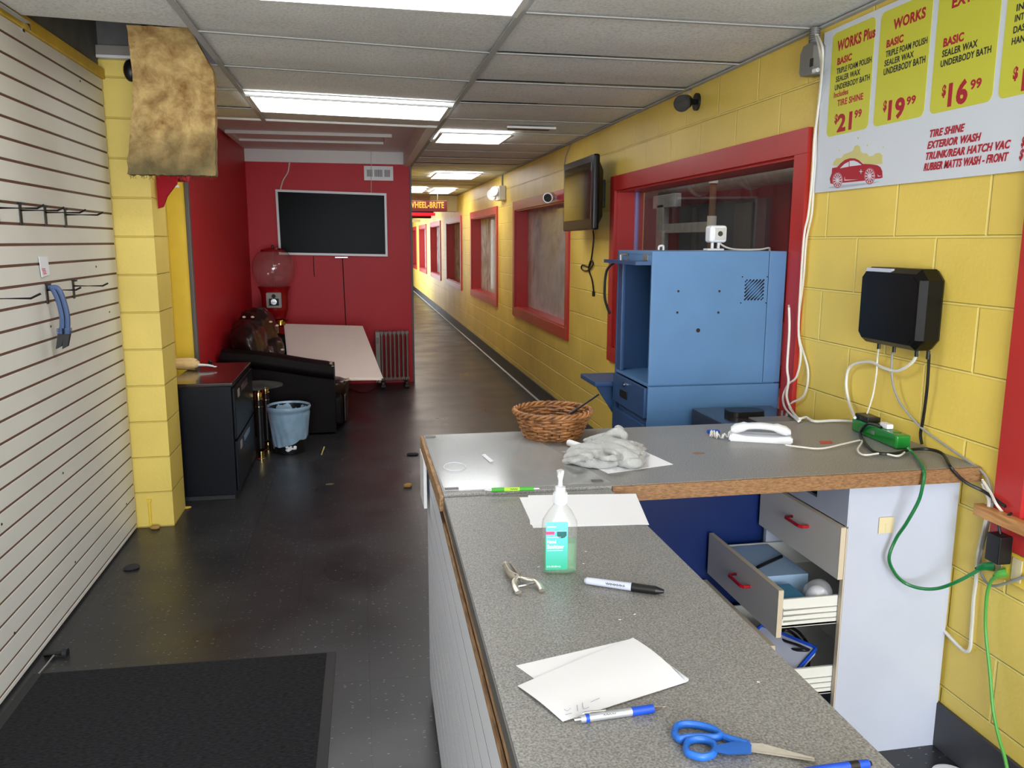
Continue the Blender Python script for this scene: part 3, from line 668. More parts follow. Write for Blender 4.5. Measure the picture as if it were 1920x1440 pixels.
# red cap on the pier
t = thing('baseball_cap', 'red baseball cap hanging on the side of the yellow pillar', 'cap', (-1.03, 4.95, 1.86))
m = MB()
Mc = Matrix.Translation((-.985, 4.97, 1.985)) @ Matrix.Rotation(.35, 4, 'Y')
m.grid(lambda u, v: Mc @ Vector((.078*math.cos(v*PI/2)*math.cos(u*2*PI), .10*math.cos(v*PI/2)*math.sin(u*2*PI), .10*math.sin(v*PI/2)-.035)), 28, 10)
m.grid(lambda u, v: Mc @ Vector((.078*(1-v)*math.cos(u*2*PI), .10*(1-v)*math.sin(u*2*PI), -.035-.03*v)), 28, 3)
m.build('crown', M['cap'], t)
m = MB()
bq = [hit(*q, 1, 4.86) for q in ((288, 318), (334, 318), (331, 345), (312, 368), (306, 388), (296, 391), (290, 372))]
m.hull([p+Vector((0, .0, 0)) for p in bq], [p+Vector((.003, .012, 0)) for p in bq])
bmesh.ops.bevel(m.bm, geom=list(m.bm.edges), offset=.002, segments=2, affect='EDGES')
m.build('brim', M['cap'], t)
q = hit(329, 350, 1, 4.87); MB().box(q.x-.02, q.y, q.z-.004, q.x+.016, q.y+.02, q.z+.008, .002, None).build('strap', M['paper'], t)
MB().cyl((-1.068, 4.92, 1.99), (-1.03, 4.92, 2.0), .006).build('hanging_peg', M['chrome'], t)

# ================================================================== WAITING CORNER
# lateral filing cabinet
t = thing('filing_cabinet', 'low black metal filing cabinet against the yellow pillar', 'filing cabinet', (-.93, 5.65, 0))
MB().box(-1.15, 5.16, .03, -.785, 6.03, .72, .006).build('body', M['blackmetal'], t)
MB().box(-1.15, 5.15, .72, -.775, 6.04, .745, .004).build('top', M['cabtop'], t)
MB().box(-1.13, 5.18, 0, -.80, 6.02, .03).build('plinth', M['rubber'], t)
for z in (.05, .385):
    d = MB().box(-.785, 5.175, z, -.768, 6.02, z+.32, .004).build('drawer', M['blackmetal'], t)
    MB().box(-.770, 5.45, z+.25, -.764, 5.75, z+.29, .003).build('handle', M['chrome'], d)
    MB().box(-.769, 5.30, z+.24, -.765, 5.37, z+.29, .002).build('label_holder', M['heater'], d)
# duster lying on it
t = thing('duster', 'tan fleece duster with white handle lying on the black cabinet', 'duster', (-1.08, 5.72, .75))
m = MB()
for k, (dy, dz) in enumerate(((-.03, .03), (.03, .032), (0, .045))):
    m.tube([(-1.25, 5.74+dy, .75+dz), (-1.18, 5.745+dy*1.2, .75+dz), (-1.11, 5.742+dy, .75+dz), (-1.085, 5.74+dy*.4, .75+dz)], .03, 12, 5, True, 1, lambda s: .72+.3*math.sin(PI*min(1, s*1.1)))
m.build('fleece_head', M['tan'], t)
MB().tube([(-1.10, 5.74, .775), (-1.03, 5.73, .775), (-.975, 5.715, .768)], .009, 8, 5, True, 1, lambda s: 1.1-.4*s).build('handle', M['whiteplastic'], t)
m = MB(); m.tube([(-.978, 5.715, .767), (-.966, 5.722, .765), (-.955, 5.712, .765), (-.966, 5.700, .765), (-.978, 5.712, .767)], .003, 6, 5); m.build('hang_loop', M['whiteplastic'], t)
p = hit(394, 681, 2, .745)
solo(MB().lathe([(.014, 0), (.016, .012), (.010, .02)], (p.x, p.y, .7455)), 'bottle_cap', M['black'], 'tiny black cap on the filing cabinet top near the sofa', 'cap')
# glass-topped side table with brass-collared posts
t = thing('side_table', 'small side table with smoked glass top and black and brass posts', 'side table', (-.72, 6.22, 0))
gt = [(-.735+.145*math.cos(a)*(1+.10*math.cos(3*a)), 6.24+.19*math.sin(a)*(1+.10*math.cos(3*a))) for a in [2*PI*k/40 for k in range(40)]]
MB().prism(gt, .535, .545).build('glass_top', M['smoked'], t)
for x, y in ((-.742, 6.115), (-.722, 6.385)):
    l = MB().cyl((x, y, .09), (x, y, .455), .024).build('leg', M['black'], t)
    MB().lathe([(.030, 0), (.030, .012), (.025, .016), (.025, .06), (.028, .064), (.028, .07)], (x, y, .0)).build('brass_foot', M['brass'], l)
    MB().lathe([(.027, 0), (.027, .008)], (x, y, .40)).build('brass_band', M['brass'], l)
    MB().lathe([(.030, 0), (.030, .006), (.026, .01), (.026, .045), (.018, .062), (.008, .07), (.006, .078)], (x, y, .455)).build('brass_collar', M['brass'], l)
MB().tube([(-.742, 6.115, .045), (-.70, 6.25, .045), (-.722, 6.385, .045)], .006, 8, 4, False).build('stretcher', M['brass'], t)
# waste bin with liner
bx, by = -.55, 6.33
t = thing('waste_bin', 'black waste bin with blue-grey liner beside the sofa', 'waste bin', (bx, by, 0))
MB().lathe([(.108, .0), (.112, .004), (.150, .352), (.152, .354), (.146, .354), (.108, .01)], (bx, by, 0), 40).build('bin_shell', M['black'], t)
m = MB(); rnd = random.Random(4)
def liner(u, v):
    a = u*2*PI
    low = .05+.085*(.5+.5*math.sin(a*1+1.2))+.03*noise.noise(Vector((math.cos(a)*2, math.sin(a)*2, 1)))
    z = .368-v*(.368-low)
    r = .119+(z/.354)*.038+.003+.0045*noise.noise(Vector((math.cos(a)*3, math.sin(a)*3, z*9)))+.0022*math.sin(a*17+z*20)*(v)
    if v < .14: r += .006*math.sin(v/.14*PI)
    if .14 <= v < .2: r -= .002
    return Vector((bx+r*math.cos(a), by+r*math.sin(a), z))
m.grid(liner, 90, 26)
def inner(u, v):
    a = u*2*PI; z = .368-v*.25; r = (.119+(z/.354)*.038-.008-.02*v)+.004*noise.noise(Vector((math.cos(a)*4, math.sin(a)*4, z*8+5)))
    if v < .02: r += .010
    return Vector((bx+r*math.cos(a), by+r*math.sin(a), z))
m.grid(inner, 90, 16)
bmesh.ops.remove_doubles(m.bm, verts=m.bm.verts, dist=.0004)
m.build('bin_liner', M['binbag'], t, angle=70)
m = MB()
for k in range(16): m.ball((bx+rnd.uniform(-.02, .05), by-.112+rnd.uniform(-.012, .002), .03+rnd.uniform(0, .035)), rnd.uniform(.008, .014), 1, .6, .8, 8)
m.build('label_patch', M['paper'], t)

# sofa
t = thing('sofa', 'worn dark brown leather sofa along the red wall', 'sofa', (-.65, 7.6, 0))
def puff(m, c, s, seed, amp=.06, n=3.2, seg=28, Rz=0, Ry=0):
    """soft cushion: super-ellipsoid with wrinkles"""
    R = Matrix.Rotation(Rz, 4, 'Z') @ Matrix.Rotation(Ry, 4, 'Y')
    sg = lambda v, e: math.copysign(abs(v)**e, v)
    e = 2/n
    def fn(u, v):
        a = u*2*PI-PI; b = v*PI-PI/2
        p = Vector((sg(math.cos(b), e)*sg(math.cos(a), e), sg(math.cos(b), e)*sg(math.sin(a), e), sg(math.sin(b), e)))
        q = Vector((p.x*s[0], p.y*s[1], p.z*s[2]))
        w = noise.fractal(Vector((q.x*6+seed, q.y*6, q.z*6)), 1, 2, 3)-.5*max(0, .12-abs(noise.noise(Vector((q.x*9+seed, q.y*4, q.z*13)))))*4*(amp > .08)
        q *= 1+amp*w
        return R @ q+Vector(c)
    m.grid(fn, seg*2, seg); bmesh.ops.remove_doubles(m.bm, verts=m.bm.verts, dist=.0005)
m = MB()
m.box(-1.08, 6.93, .06, -.16, 8.40, .30, .03); m.build('base', M['leatherblk'], t)
def arm(y0, y1):
    m = MB(); rings = []
    for k in range(13):
        s = k/12; x = -1.11+.88*s
        zt = .725-.115*s+.012*math.sin(s*5)
        yb0, yb1 = y0+.012, y1
        ring = []
        prof = [(yb0, .02), (yb0-.004, .2), (yb0-.004, zt-.13), (y0-.028, zt-.10), (y0-.032, zt-.055), (y0-.008, zt-.012), ((y0+y1)/2-.03, zt+.004), ((y0+y1)/2+.05, zt), (y1-.01, zt-.03), (y1+.012, zt-.09), (y1, zt-.2), (yb1, .02)]
        f = 1 if 0 < k < 12 else .96
        cy = (y0+y1)/2
        rings.append([(x+(0 if k < 12 else .012), cy+(yy-cy)*f, zz*(1 if k < 12 else .99)) for yy, zz in prof])
    m.ring_loft(rings); return m
a = arm(6.84, 7.08).build('armrest', M['leatherblk'], t, angle=50)
m = MB(); rnd = random.Random(11)
for k in range(7): m.ball((-.228+rnd.uniform(-.02, .006), 6.865+rnd.uniform(-.04, .05), .60+rnd.uniform(-.03, .012)), .010, 1.2, 1, .35, 8)
m.build('peeled_patch', M['peel'], a)
arm(8.22, 8.44).build('armrest', M['leatherblk'], t, angle=50)
m = MB(); puff(m, (-.45, 7.65, .335), (.345, .57, .085), 3, .02, 5); m.build('seat_cushion', M['leather'], t, angle=60)
m = MB(); m.box(-.16, 7.09, .05, -.125, 8.21, .30, .02); fp = m.build('front_panel', M['leather'], t)
m = MB()
for k in range(9): m.ball((-.125+rnd.uniform(-.01, .02), 7.14+rnd.uniform(0, .25), .40+rnd.uniform(-.004, .008)), .014, 1.3, 1, .3, 8)
m.build('peeled_patch', M['peel'], t)
m = MB(); m.box(-1.14, 6.95, .06, -.96, 8.36, .66, .05); m.build('backrest', M['leatherblk'], t)
m = MB()
puff(m, (-.945, 7.36, .70), (.15, .35, .215), 1, .15, 2.6, 30, .05, -.25)
puff(m, (-.90, 7.28, .60), (.17, .2, .13), 21, .12, 2.4, 20, .05, -.1)
bc = m.build('back_cushion', M['leather'], t, angle=70)
m = MB()
puff(m, (-.93, 7.93, .74), (.15, .35, .235), 8, .15, 2.6, 30, -.04, -.25)
puff(m, (-.83, 7.85, .58), (.13, .24, .15), 31, .12, 2.4, 20, .05, -.1)
m.build('back_cushion', M['leather'], t, angle=70)
m = MB()
for px, py in ((458, 594), (474, 594), (508, 603), (482, 630), (493, 645), (495, 648), (530, 655), (520, 610)):
    p = hit(px, py, 1, 7.25); m.ball((p.x, p.y-.02, p.z), .009, 1.6, .5, 1, 8)
m.build('peeled_patch', M['peel'], bc)
# pale boards resting across it
nl, nr = hit(545, 696, 1, 7.30), hit(718, 708, 1, 7.30)
fl, fr = hit(535, 607, 1, 8.45), hit(680, 611, 1, 8.45)
for k, (dx, dz, lb) in enumerate(((-.012, -.012, 'pale board underneath, its edge peeping below the top board on the sofa'), (0, 0, 'large pale pink-grey board lying on top across the sofa seat'))):
    nl.z = .415
    q = [nl, nr, fr, fl]; up = Vector((0, 0, 1)); dn = Vector((dx, (-.02 if k == 0 else 0), dz))
    m = MB(); m.hull([p+dn-up*.008 for p in q], [p+dn for p in q]); solo(m, 'board', M['foamboard'], lb, 'board', 'boards on the sofa', smooth=False)
# gumball machine
gx, gy = -.865, 8.9
t = thing('gumball_machine', 'red gumball machine with empty clear globe in the red corner', 'gumball machine', (gx, gy, 0))
m = MB(); m.lathe([(.125, 1.125), (.165, 1.155), (.198, 1.21), (.214, 1.29), (.214, 1.35), (.196, 1.42), (.16, 1.475), (.11, 1.505)], (gx, gy, 0), 40, cap0=False, cap1=False)
m.build('globe', M['globe'], t)
m = MB(); m.lathe([(.118, 1.488), (.124, 1.498), (.118, 1.512), (.07, 1.528), (.015, 1.535)], (gx, gy, 0), 36); lid = m.build('lid', M['gumred'], t)
MB().lathe([(.012, 0), (.012, .02), (.004, .026)], (gx, gy, 1.535), 12).build('knob', M['black'], lid)
MB().cyl((gx, gy, 1.125), (gx, gy, 1.49), .004, seg=8).build('centre_rod', M['chrome'], t)
m = MB(); m.lathe([(.155, .0), (.165, .006), (.165, .02), (.05, .04)], (gx, gy, 0), 32)
m.build('foot', M['gumred'], t)
MB().cyl((gx, gy, .03), (gx, gy, .80), .032).build('post', M['chrome'], t)
m = MB(); m.lathe([(.07, .79), (.105, .80), (.115, .83), (.125, .87), (.135, .90), (.135, 1.04), (.150, 1.10), (.168, 1.132), (.160, 1.136), (.02, 1.13)], (gx, gy, 0), 36); body = m.build('body', M['gumred'], t)
MB().lathe([(.06, .72), (.085, .735), (.06, .75), (.075, .775), (.09, .79)], (gx+.05, gy-.05, 0), 28).build('brass_cup', M['brass'], t)
c = hit(513.5, 563, 1, gy-.15)
cm = MB(); cm.prism(rrect(c.x-.075, c.z-.078, c.x+.075, c.z+.078, .012), 0, .035, face_M(gy-.118)); co = cm.build('coin_plate', M['heater'], t)
cm = MB(); cm.prism([(c.x+.02*math.cos(2*PI*k/20), c.z+.042+.022*math.sin(2*PI*k/20)) for k in range(20)], .035, .045, face_M(gy-.118)); cm.prism(rrect(c.x-.05, c.z-.055, c.x+.05, c.z+.018, .006), .0352, .04, face_M(gy-.118)); cm.build('coin_slot', M['blackmetal'], co)
cm = MB(); cm.prism([(c.x+.030*math.cos(2*PI*k/24), c.z-.016+.030*math.sin(2*PI*k/24)) for k in range(24)], .0402, .05, face_M(gy-.118)); cm.box(c.x-.028, gy-.180, c.z-.021, c.x+.028, gy-.167, c.z-.011, .002); cm.build('coin_handle', M['chrome'], co)
# oil heater
t = thing('oil_heater', 'beige finned oil heater standing by the red partition edge', 'heater', (.37, 9.12, 0))
for k in range(7):
    x = .235+.046*k
    m = MB(); pr = rrect(9.02, .07, 9.20, .625, .04, 4)
    m.prism(pr, -.008, .008, Matrix(((0, 0, 1, x), (1, 0, 0, 0), (0, 1, 0, 0), (0, 0, 0, 1))))
    m.cyl((x, 9.018, .12), (x, 9.018, .575), .0105, seg=10)
    m.cyl((x-.019, 9.05, .605), (x+.019, 9.05, .605), .022, seg=14); m.cyl((x-.019, 9.05, .095), (x+.019, 9.05, .095), .022, seg=14)
    m.build('fin', M['heaterdk'], t)
m = MB(); m.box(.165, 9.0, .06, .218, 9.21, .625, .008); cb = m.build('control_box', M['heater'], t)
m = MB(); m.box(.178, 8.994, .50, .205, 9.0, .565, .002); m.build('control_dial', M['heaterdk'], cb)
for x in (.24, .50):
    m = MB(); m.box(x-.015, 8.95, .035, x+.015, 9.27, .07, .005)
    f = m.build('foot', M['black'], t)
    m = MB()
    for y in (8.965, 9.255): m.cyl((x-.022, y, .024), (x+.022, y, .024), .024, seg=16)
    m.build('wheel', M['rubber'], f)
m = MB(); m.tube([(.19, 9.0, .09), (.13, 8.85, .02), (.02, 8.72, .008), (-.1, 8.9, .008), (-.2, 9.2, .008)], .005, 6); m.build('power_cord', M['cordblack'], t)
# wall television on the partition
def tvframe(y, tl, tr, br, bl):
    return [hit(*p, 1, y) for p in (tl, tr, br, bl)]
q = tvframe(9.30, (516, 355), (724.5, 362.5), (727, 481), (523, 477.5))
t = thing('television', 'white-framed flat television hung slightly askew on the red partition', 'television', (q[0].x*.5+q[1].x*.5, 9.33, q[2].z))
cen = (q[0]+q[1]+q[2]+q[3])/4
ins = [cen+(p-cen)*Matrix.Identity(3)[0][0] for p in q]
def lerp_in(q, e):
    out = []
    for i in range(4):
        a, b, c = q[i], q[(i+1) % 4], q[i-1]; out.append(a+(b-a).normalized()*e+(c-a).normalized()*e)
    return out
fr_ = MB(); ii = lerp_in(q, .024)
for i in range(4):
    j = (i+1) % 4; Q = [q[i], q[j], ii[j], ii[i]]; fr_.hull(Q, [p+Vector((0, .035, 0)) for p in Q])
fr_.build('bezel', M['whiteplastic'], t, smooth=False)
MB().hull([p+Vector((0, .006, 0)) for p in ii], [p+Vector((0, .03, 0)) for p in ii]).build('screen', M['screen'], t, smooth=False)
MB().hull([p+Vector((0, .035, 0)) for p in lerp_in(q, .05)], [p+Vector((0, .058, 0)) for p in lerp_in(q, .12)]).build('back_cover', M['black'], t)
b = hit(640, 482, 1, 9.30); MB().box(b.x-.07, 9.305, b.z-.012, b.x+.07, 9.325, b.z+.004, .003).build('logo_bar', M['silver'], t)
def wire(name, pts, r, m, label, cat='cable', seg=6, n=6, group=None):
    return solo(MB().tube(pts, r, seg, n), name, m, label, cat, group)
pts = [hit(x, y, 1, 9.345) for x, y in ((540, 297), (543, 300), (540, 322), (531, 338), (526, 355))]
wire('antenna_cable', pts, .007, M['cordwhite'], 'white cable from the raised ceiling down to the white-framed television')
pts = [hit(x, y, 1, 9.345) for x, y in ((642, 480), (644, 520), (646, 560), (649, 612))]+[Vector((-.13, 9.345, .3))]
wire('power_cable', pts, .005, M['cordblack'], 'thin dark cord hanging straight down under the white-framed television')
pts = [hit(x, y, 1, 9.345) for x, y in ((588, 480), (588.5, 500), (589.5, 519))]
wire('pull_cord', pts, .004, M['cordblack'], 'short dark cord ending above the pale board, below the white-framed television')
pts = [hit(696, y, 1, 9.31) for y in (268, 300, 340, 362)]
wire('light_pull_chain', pts, .003, M['cordwhite'], 'thin light-pull string hanging in front of the white wall vent')
vq = [hit(*p, 1, 9.352) for p in ((682, 310), (737, 312), (736, 339), (684, 337))]
vx0, vx1, vz0, vz1 = vq[0].x, vq[1].x, vq[2].z, 2.415
t = thing('wall_vent', 'white louvred air vent high on the red partition', 'vent', ((vx0+vx1)/2, 9.35, vz0))
MB().box(vx0, 9.348, vz0, vx1, 9.36, vz1, .003).build('vent_plate', M['whiteplastic'], t)
m = MB()
for a0, a1 in ((.10, .30), (.36, .64), (.70, .90)):
    for k in range(7): 
        xx = vx0+(vx1-vx0)*(a0+(a1-a0)*k/7); m.box(xx, 9.345, vz0+.04, xx+(vx1-vx0)*(a1-a0)/7*.6, 9.349, vz1-.04)
m.build('louvre', M['greytrim'], t, smooth=False)

# ================================================================== CORRIDOR
t = thing('hanging_sign', 'maroon hanging sign with gold WHEEL-BRITE lettering in the corridor', 'sign', (1.1, 13.6, 2.1))
y = 13.6
s0, s1, s2 = hit(720, 375, 1, y), hit(838.5, 375, 1, y), hit(838.5, 397, 1, y)
MB().box(s0.x, y, s2.z, s1.x, y+.12, s0.z, .006).build('sign_box', M['signmaroon'], t)
m = MB(); u0, u1 = hit(766, 390, 1, y), hit(832.5, 390, 1, y); zz0, zz1 = hit(800, 389.5, 1, y).z, hit(800, 378.5, 1, y).z
add_text(m, 'WHEEL-BRITE', u0.x, u1.x, zz0, zz1, face_M(y), .004, .035); m.build('lettering', M['siggold'], t, smooth=False)
m = MB()
for x in (s0.x+.2, s1.x-.15): m.cyl((x, y+.06, s0.z), (x, y+.06, ZC), .006, seg=8)
m.build('hanger', M['chrome'], t)
y = 16.0
a, b = hit(752, 398.5, 1, y), hit(816, 404.5, 1, y)
t = thing('lit_sign', 'glowing red sign box hanging below and behind the maroon sign', 'sign', ((a.x+b.x)/2, y, b.z))
MB().box(a.x, y, b.z, b.x, y+.1, a.z, .005).build('lit_face', M['redlit'], t)
MB().box(a.x, y+.01, a.z, b.x-.03, y+.1, a.z+.035, .004).box(a.x, y+.01, b.z-.05, b.x-.08, y+.1, b.z, .004).build('housing', M['signmaroon'], t)
m = MB()
for x in (a.x+.1, b.x-.1): m.cyl((x, y+.05, a.z+.03), (x, y+.05, ZC), .006, seg=8)
m.build('hanger', M['chrome'], t)
a, b = hit(838, 373, 1, 15), hit(862, 397, 1, 15)
solo(MB().box(a.x-.3, 15, b.z, XR, 15.2, ZC-.004, .005), 'beam_box', M['beige'], 'beige boxed beam end behind the maroon sign, against the right wall', 'beam')
for k, (y, zz) in enumerate(((19.0, 2.14), (22.6, 2.12))):
    solo(MB().box(.9, y, zz, 1.7, y+.1, zz+.07, .004).cyl((1.0, y+.05, zz+.07), (1.0, y+.05, ZC), .008, seg=8).cyl((1.6, y+.05, zz+.07), (1.6, y+.05, ZC), .008, seg=8), 'hanging_sign', M['beige'], ('pale bar hung beyond the red lit sign, the nearer one', 'pale bar hung far down the corridor near its bright end')[k], 'sign')
# emergency light
p = hit(940, 362, 0, XR-.03)
t = thing('emergency_light', 'white twin-head emergency light high on the yellow corridor wall', 'emergency light', (XR-.05, p.y, p.z))
MB().box(XR-.085, p.y-.17, p.z-.09, XR-.002, p.y+.16, p.z+.08, .008).build('case', M['whiteplastic'], t)
for dy in (-.06, .13):
    hm = MB(); R = Matrix.Translation((XR-.10, p.y+dy, p.z-.005)) @ Matrix.Rotation(math.radians(-65 if dy < 0 else -110), 4, 'Y') @ Matrix.Rotation(.7, 4, 'X')
    hm.lathe([(.02, -.02), (.05, 0), (.066, .05), (.066, .06), (.05, .058), (.02, .05)], (0, 0, 0), 20, R); hm.build('lamp_head', M['whiteplastic'], t)
MB().cyl((XR-.015, p.y+.02, p.z+.08), (XR-.015, p.y+.02, ZC-.002), .012, seg=8).build('conduit', M['greystrip'], t)
# small white camera under the second window frame
p = hit(1043, 370, 0, XR-.03)
t = thing('security_camera', 'small white bullet camera at the top of a red window frame', 'camera', (XR-.05, p.y, p.z))
cd = Vector((-.45, -.85, -.12)).normalized()
c0 = Vector((XR-.09, p.y, p.z))
MB().cyl(c0-cd*.05, c0+cd*.07, .042, .046).build('camera_body', M['whiteplastic'], t)
MB().cyl(c0+cd*.07, c0+cd*.074, .036).build('lens', M['blackgloss'], t)
MB().cyl((XR-.024, p.y+.03, p.z), (XR-.07, p.y+.02, p.z), .015).build('bracket', M['whiteplastic'], t)
# black dome camera high on the wall
p = hit(1308, 191, 0, XR)
t = thing('security_camera', 'black bullet camera high on the yellow wall under the ceiling', 'camera', (XR-.05, p.y, p.z))
MB().cyl((XR, p.y, p.z), (XR-.012, p.y, p.z), .045).build('base_plate', M['black'], t)
MB().tube([(XR-.01, p.y, p.z), (XR-.05, p.y-.01, p.z-.005), (XR-.08, p.y-.03, p.z-.01)], .014, 8).build('bracket', M['black'], t)
cd = Vector((-.55, -.8, -.22)).normalized(); c0 = Vector((XR-.085, p.y-.03, p.z-.01))
MB().cyl(c0-cd*.04, c0+cd*.055, .036, .042).cyl(c0+cd*.05, c0+cd*.07, .043, .043).build('camera_body', M['black'], t)
MB().cyl(c0+cd*.0705, c0+cd*.072, .034).build('lens', M['blackgloss'], t)
pp = hit(1294, 165, 0, XR-.006); wire('camera_cable', [(XR-.08, p.y-.0, p.z+.03), (XR-.03, p.y+.03, p.z+.06), pp, pp+Vector((0, 0, .03))], .004, M['cordgrey'], 'grey cable from the black bullet camera up to the ceiling edge')
# wall-mounted television, right wall
t = thing('television', 'small black television mounted on the yellow wall between two windows', 'television', (1.66, 6.05, 1.68))
ty0, ty1, tz0, tz1 = 5.63, 6.48, 1.685, 2.205
MB().box(1.625, ty0, tz0, 1.675, ty1, tz1, .014).build('case', M['blacksatin'], t)
MB().box(1.6225, ty0+.05, tz0+.075, 1.627, ty1-.045, tz1-.05, .002).build('screen', M['screen2'], t)
m = MB(); m.hull([(1.675, ty0+.04, tz0+.03), (1.675, ty1-.04, tz0+.03), (1.675, ty1-.04, tz1-.03), (1.675, ty0+.04, tz1-.03)], [(1.745, ty0+.16, tz0+.10), (1.745, ty1-.16, tz0+.10), (1.745, ty1-.16, tz1-.10), (1.745, ty0+.16, tz1-.10)])
m.build('back_cover', M['black'], t)
MB().box(1.745, 5.9, 1.85, XR-.001, 6.2, 2.05, .004).build('wall_bracket', M['black'], t)
pts = [hit(x, y, 0, XR-.01) for x, y in ((1112, 428), (1113, 450), (1108, 490), (1103, 500), (1092, 497), (1091, 505), (1102, 507), (1112, 496), (1108, 488), (1104, 505), (1110, 525), (1113, 546))]
t = thing('power_cable', 'black looped power cord dangling below the small black television', 'cable', pts[-1])
MB().tube([Vector((1.70, 5.8, 1.70))]+pts, .006, 6).build('cord', M['cordblack'], t)
MB().cyl(pts[-1], pts[-1]+Vector((0, 0, -.04)), .011).build('plug', M['cordblack'], t)
pts = [hit(x, y, 0, XR-.006) for x, y in ((1072, 268), (1062, 290), (1058, 312))]
wire('antenna_cable', pts, .006, M['cordgrey'], 'thin grey wire from the ceiling down behind the small black television')

# ================================================================== BLUE STEEL WORKSTATION
bx0, bx1, by0, by1 = 1.18, 1.795, 3.20, 3.66
t = thing('computer_cabinet', 'tall open blue steel computer cabinet in front of the big red-framed window', 'cabinet', (1.49, 3.43, 0))
m = MB(); m.box(bx0, by0, 1.008, bx1-.1, by0+.014, 1.565, .003); m.box(bx1-.098, by0, 1.008, bx1-.022, by0+.014, 1.565, .003)
sp_ = m.build('side_panel', M['blue'], t)
MB().box(bx0, by0, .80, bx1-.022, by0+.014, 1.003, .003).build('lower_side_panel', M['blue'], t)
m = MB(); m.box(bx0, by1-.014, .80, bx1-.022, by1, 1.565, .003); m.box(bx1-.04, by0+.014, .8, bx1-.022, by1-.014, 1.565); m.build('back_panels', M['blueshade'], t)
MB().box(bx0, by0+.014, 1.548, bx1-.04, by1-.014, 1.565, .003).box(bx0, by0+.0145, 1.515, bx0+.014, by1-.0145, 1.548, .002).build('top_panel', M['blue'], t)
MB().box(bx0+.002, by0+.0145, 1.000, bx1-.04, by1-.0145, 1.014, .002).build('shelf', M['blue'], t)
MB().box(bx0+.001, by1-.075, 1.014, bx0+.02, by1-.0145, 1.514, .004).build('door_post', M['blueshade'], t)
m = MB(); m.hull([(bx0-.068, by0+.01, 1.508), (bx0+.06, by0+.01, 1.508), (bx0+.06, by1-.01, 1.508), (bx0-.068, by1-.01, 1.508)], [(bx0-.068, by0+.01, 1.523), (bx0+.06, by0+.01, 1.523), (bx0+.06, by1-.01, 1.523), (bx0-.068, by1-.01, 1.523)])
fd = m.build('flip_door', M['blueshade'], t, smooth=False)
MB().tube([(bx0-.045, 3.38, 1.523), (bx0-.045, 3.38, 1.548), (bx0-.045, 3.47, 1.548), (bx0-.045, 3.47, 1.523)], .006, 8, 4, False).build('pull_handle', M['chrome'], fd)
MB().box(bx0-.003, 3.25, 1.525, bx0, 3.31, 1.55, .001).build('name_plate', M['greystrip'], t)
d = MB().box(bx0-.012, by0+.016, .865, bx0+.003, by1-.016, .995, .003).build('drawer', M['blueshade'], t)
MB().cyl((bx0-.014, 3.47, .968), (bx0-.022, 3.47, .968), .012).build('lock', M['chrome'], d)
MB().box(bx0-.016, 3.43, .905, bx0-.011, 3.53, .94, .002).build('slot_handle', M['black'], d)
d = MB().box(bx0-.012, by0+.016, .40, bx0+.003, by1-.016, .835, .003).build('lower_door', M['blueshade'], t)
m = MB(); m.box(bx0, by0, 0, bx1-.022, by1, .80); m.box(bx0+.005, by0+.02, .80, bx1-.03, by0+.4, .86); m.build('base', M['blueshade'], t, smooth=False)
m = MB(); m.box(bx0+.03, 2.80, 0, bx1-.022, by0-.001, .828, .004); m.build('pedestal', M['blue'], t)
# screw holes and the louvred vent on the side
def side_p(px, py): return hit(px, py, 1, by0-.0005)
m = MB()
for px, py, r in ((1272, 546, .005), (1349, 546, .005), (1270, 586, .005), (1347, 586, .005), (1392, 519, .003), (1439, 519, .003), (1389, 568, .003), (1436, 568, .003), (1309, 619.5, .009)):
    p = side_p(px, py); m.cyl((p.x, by0-.0012, p.z), (p.x, by0+.001, p.z), r, seg=12)
m.build('screw_hole', M['darkline'], t)
m = MB(); a, b = side_p(1394, 564), side_p(1434, 523)
n_ = 6; w_, h_ = b.x-a.x, b.z-a.z
for k in range(-n_+1, n_):
    s0 = k/n_; x0, x1 = max(0, s0), min(1, 1+s0); z0, z1 = x0-s0, x1-s0
    if x1-x0 < .1: continue
    m.tube([(a.x+w_*(x0+.03), by0-.0006, a.z+h_*(z0+.03)), (a.x+w_*(x1-.03), by0-.0006, a.z+h_*(z1-.03))], .0035, 6, 1, False)
m.build('vent_slot', M['darkline'], t)
m = MB(); m.box(1.085, by1+.002, .925, 1.5, by1+.26, .95, .005)
sh = m.build('side_shelf', M['blueshade'], t)
m = MB(); m.prism([(1.10, .925), (1.30, .925), (1.30, .74), (1.22, .74)], 0, .02, face_M(by1+.05)); m.build('bracket', M['blueshade'], sh)
pts = [(bx0-.02, by1-.05, 1.515), (bx0-.05, by1+.0, 1.47), (bx0-.055, by1+.01, 1.36), (bx0-.04, by1+.01, 1.30), (bx0-.028, by1+.005, 1.27)]
wire('key_cord', pts, .006, M['cordblack'], 'thick black cord hanging at the open corner of the blue cabinet', 'cable', 8)
# device on the pedestal
t = thing('printer', 'low glossy black box on the blue cabinet pedestal, behind the counter', 'printer', (1.52, 2.98, .828))
MB().box(1.36, 2.83, .829, 1.72, 3.16, .915, .006).build('case', M['cabtop'], t)
MB().box(1.50, 2.84, .915, 1.66, 2.93, .921, .002).build('paper_slot', M['greystrip'], t)
p = hit(1395, 773, 2, .925)
solo(MB().prism(rrect(p.x-.075, p.y-.05, p.x+.075, p.y+.045, .03), .9155, .936), 'handset', M['black'], 'black rounded handheld device on top of the glossy black box', 'device')
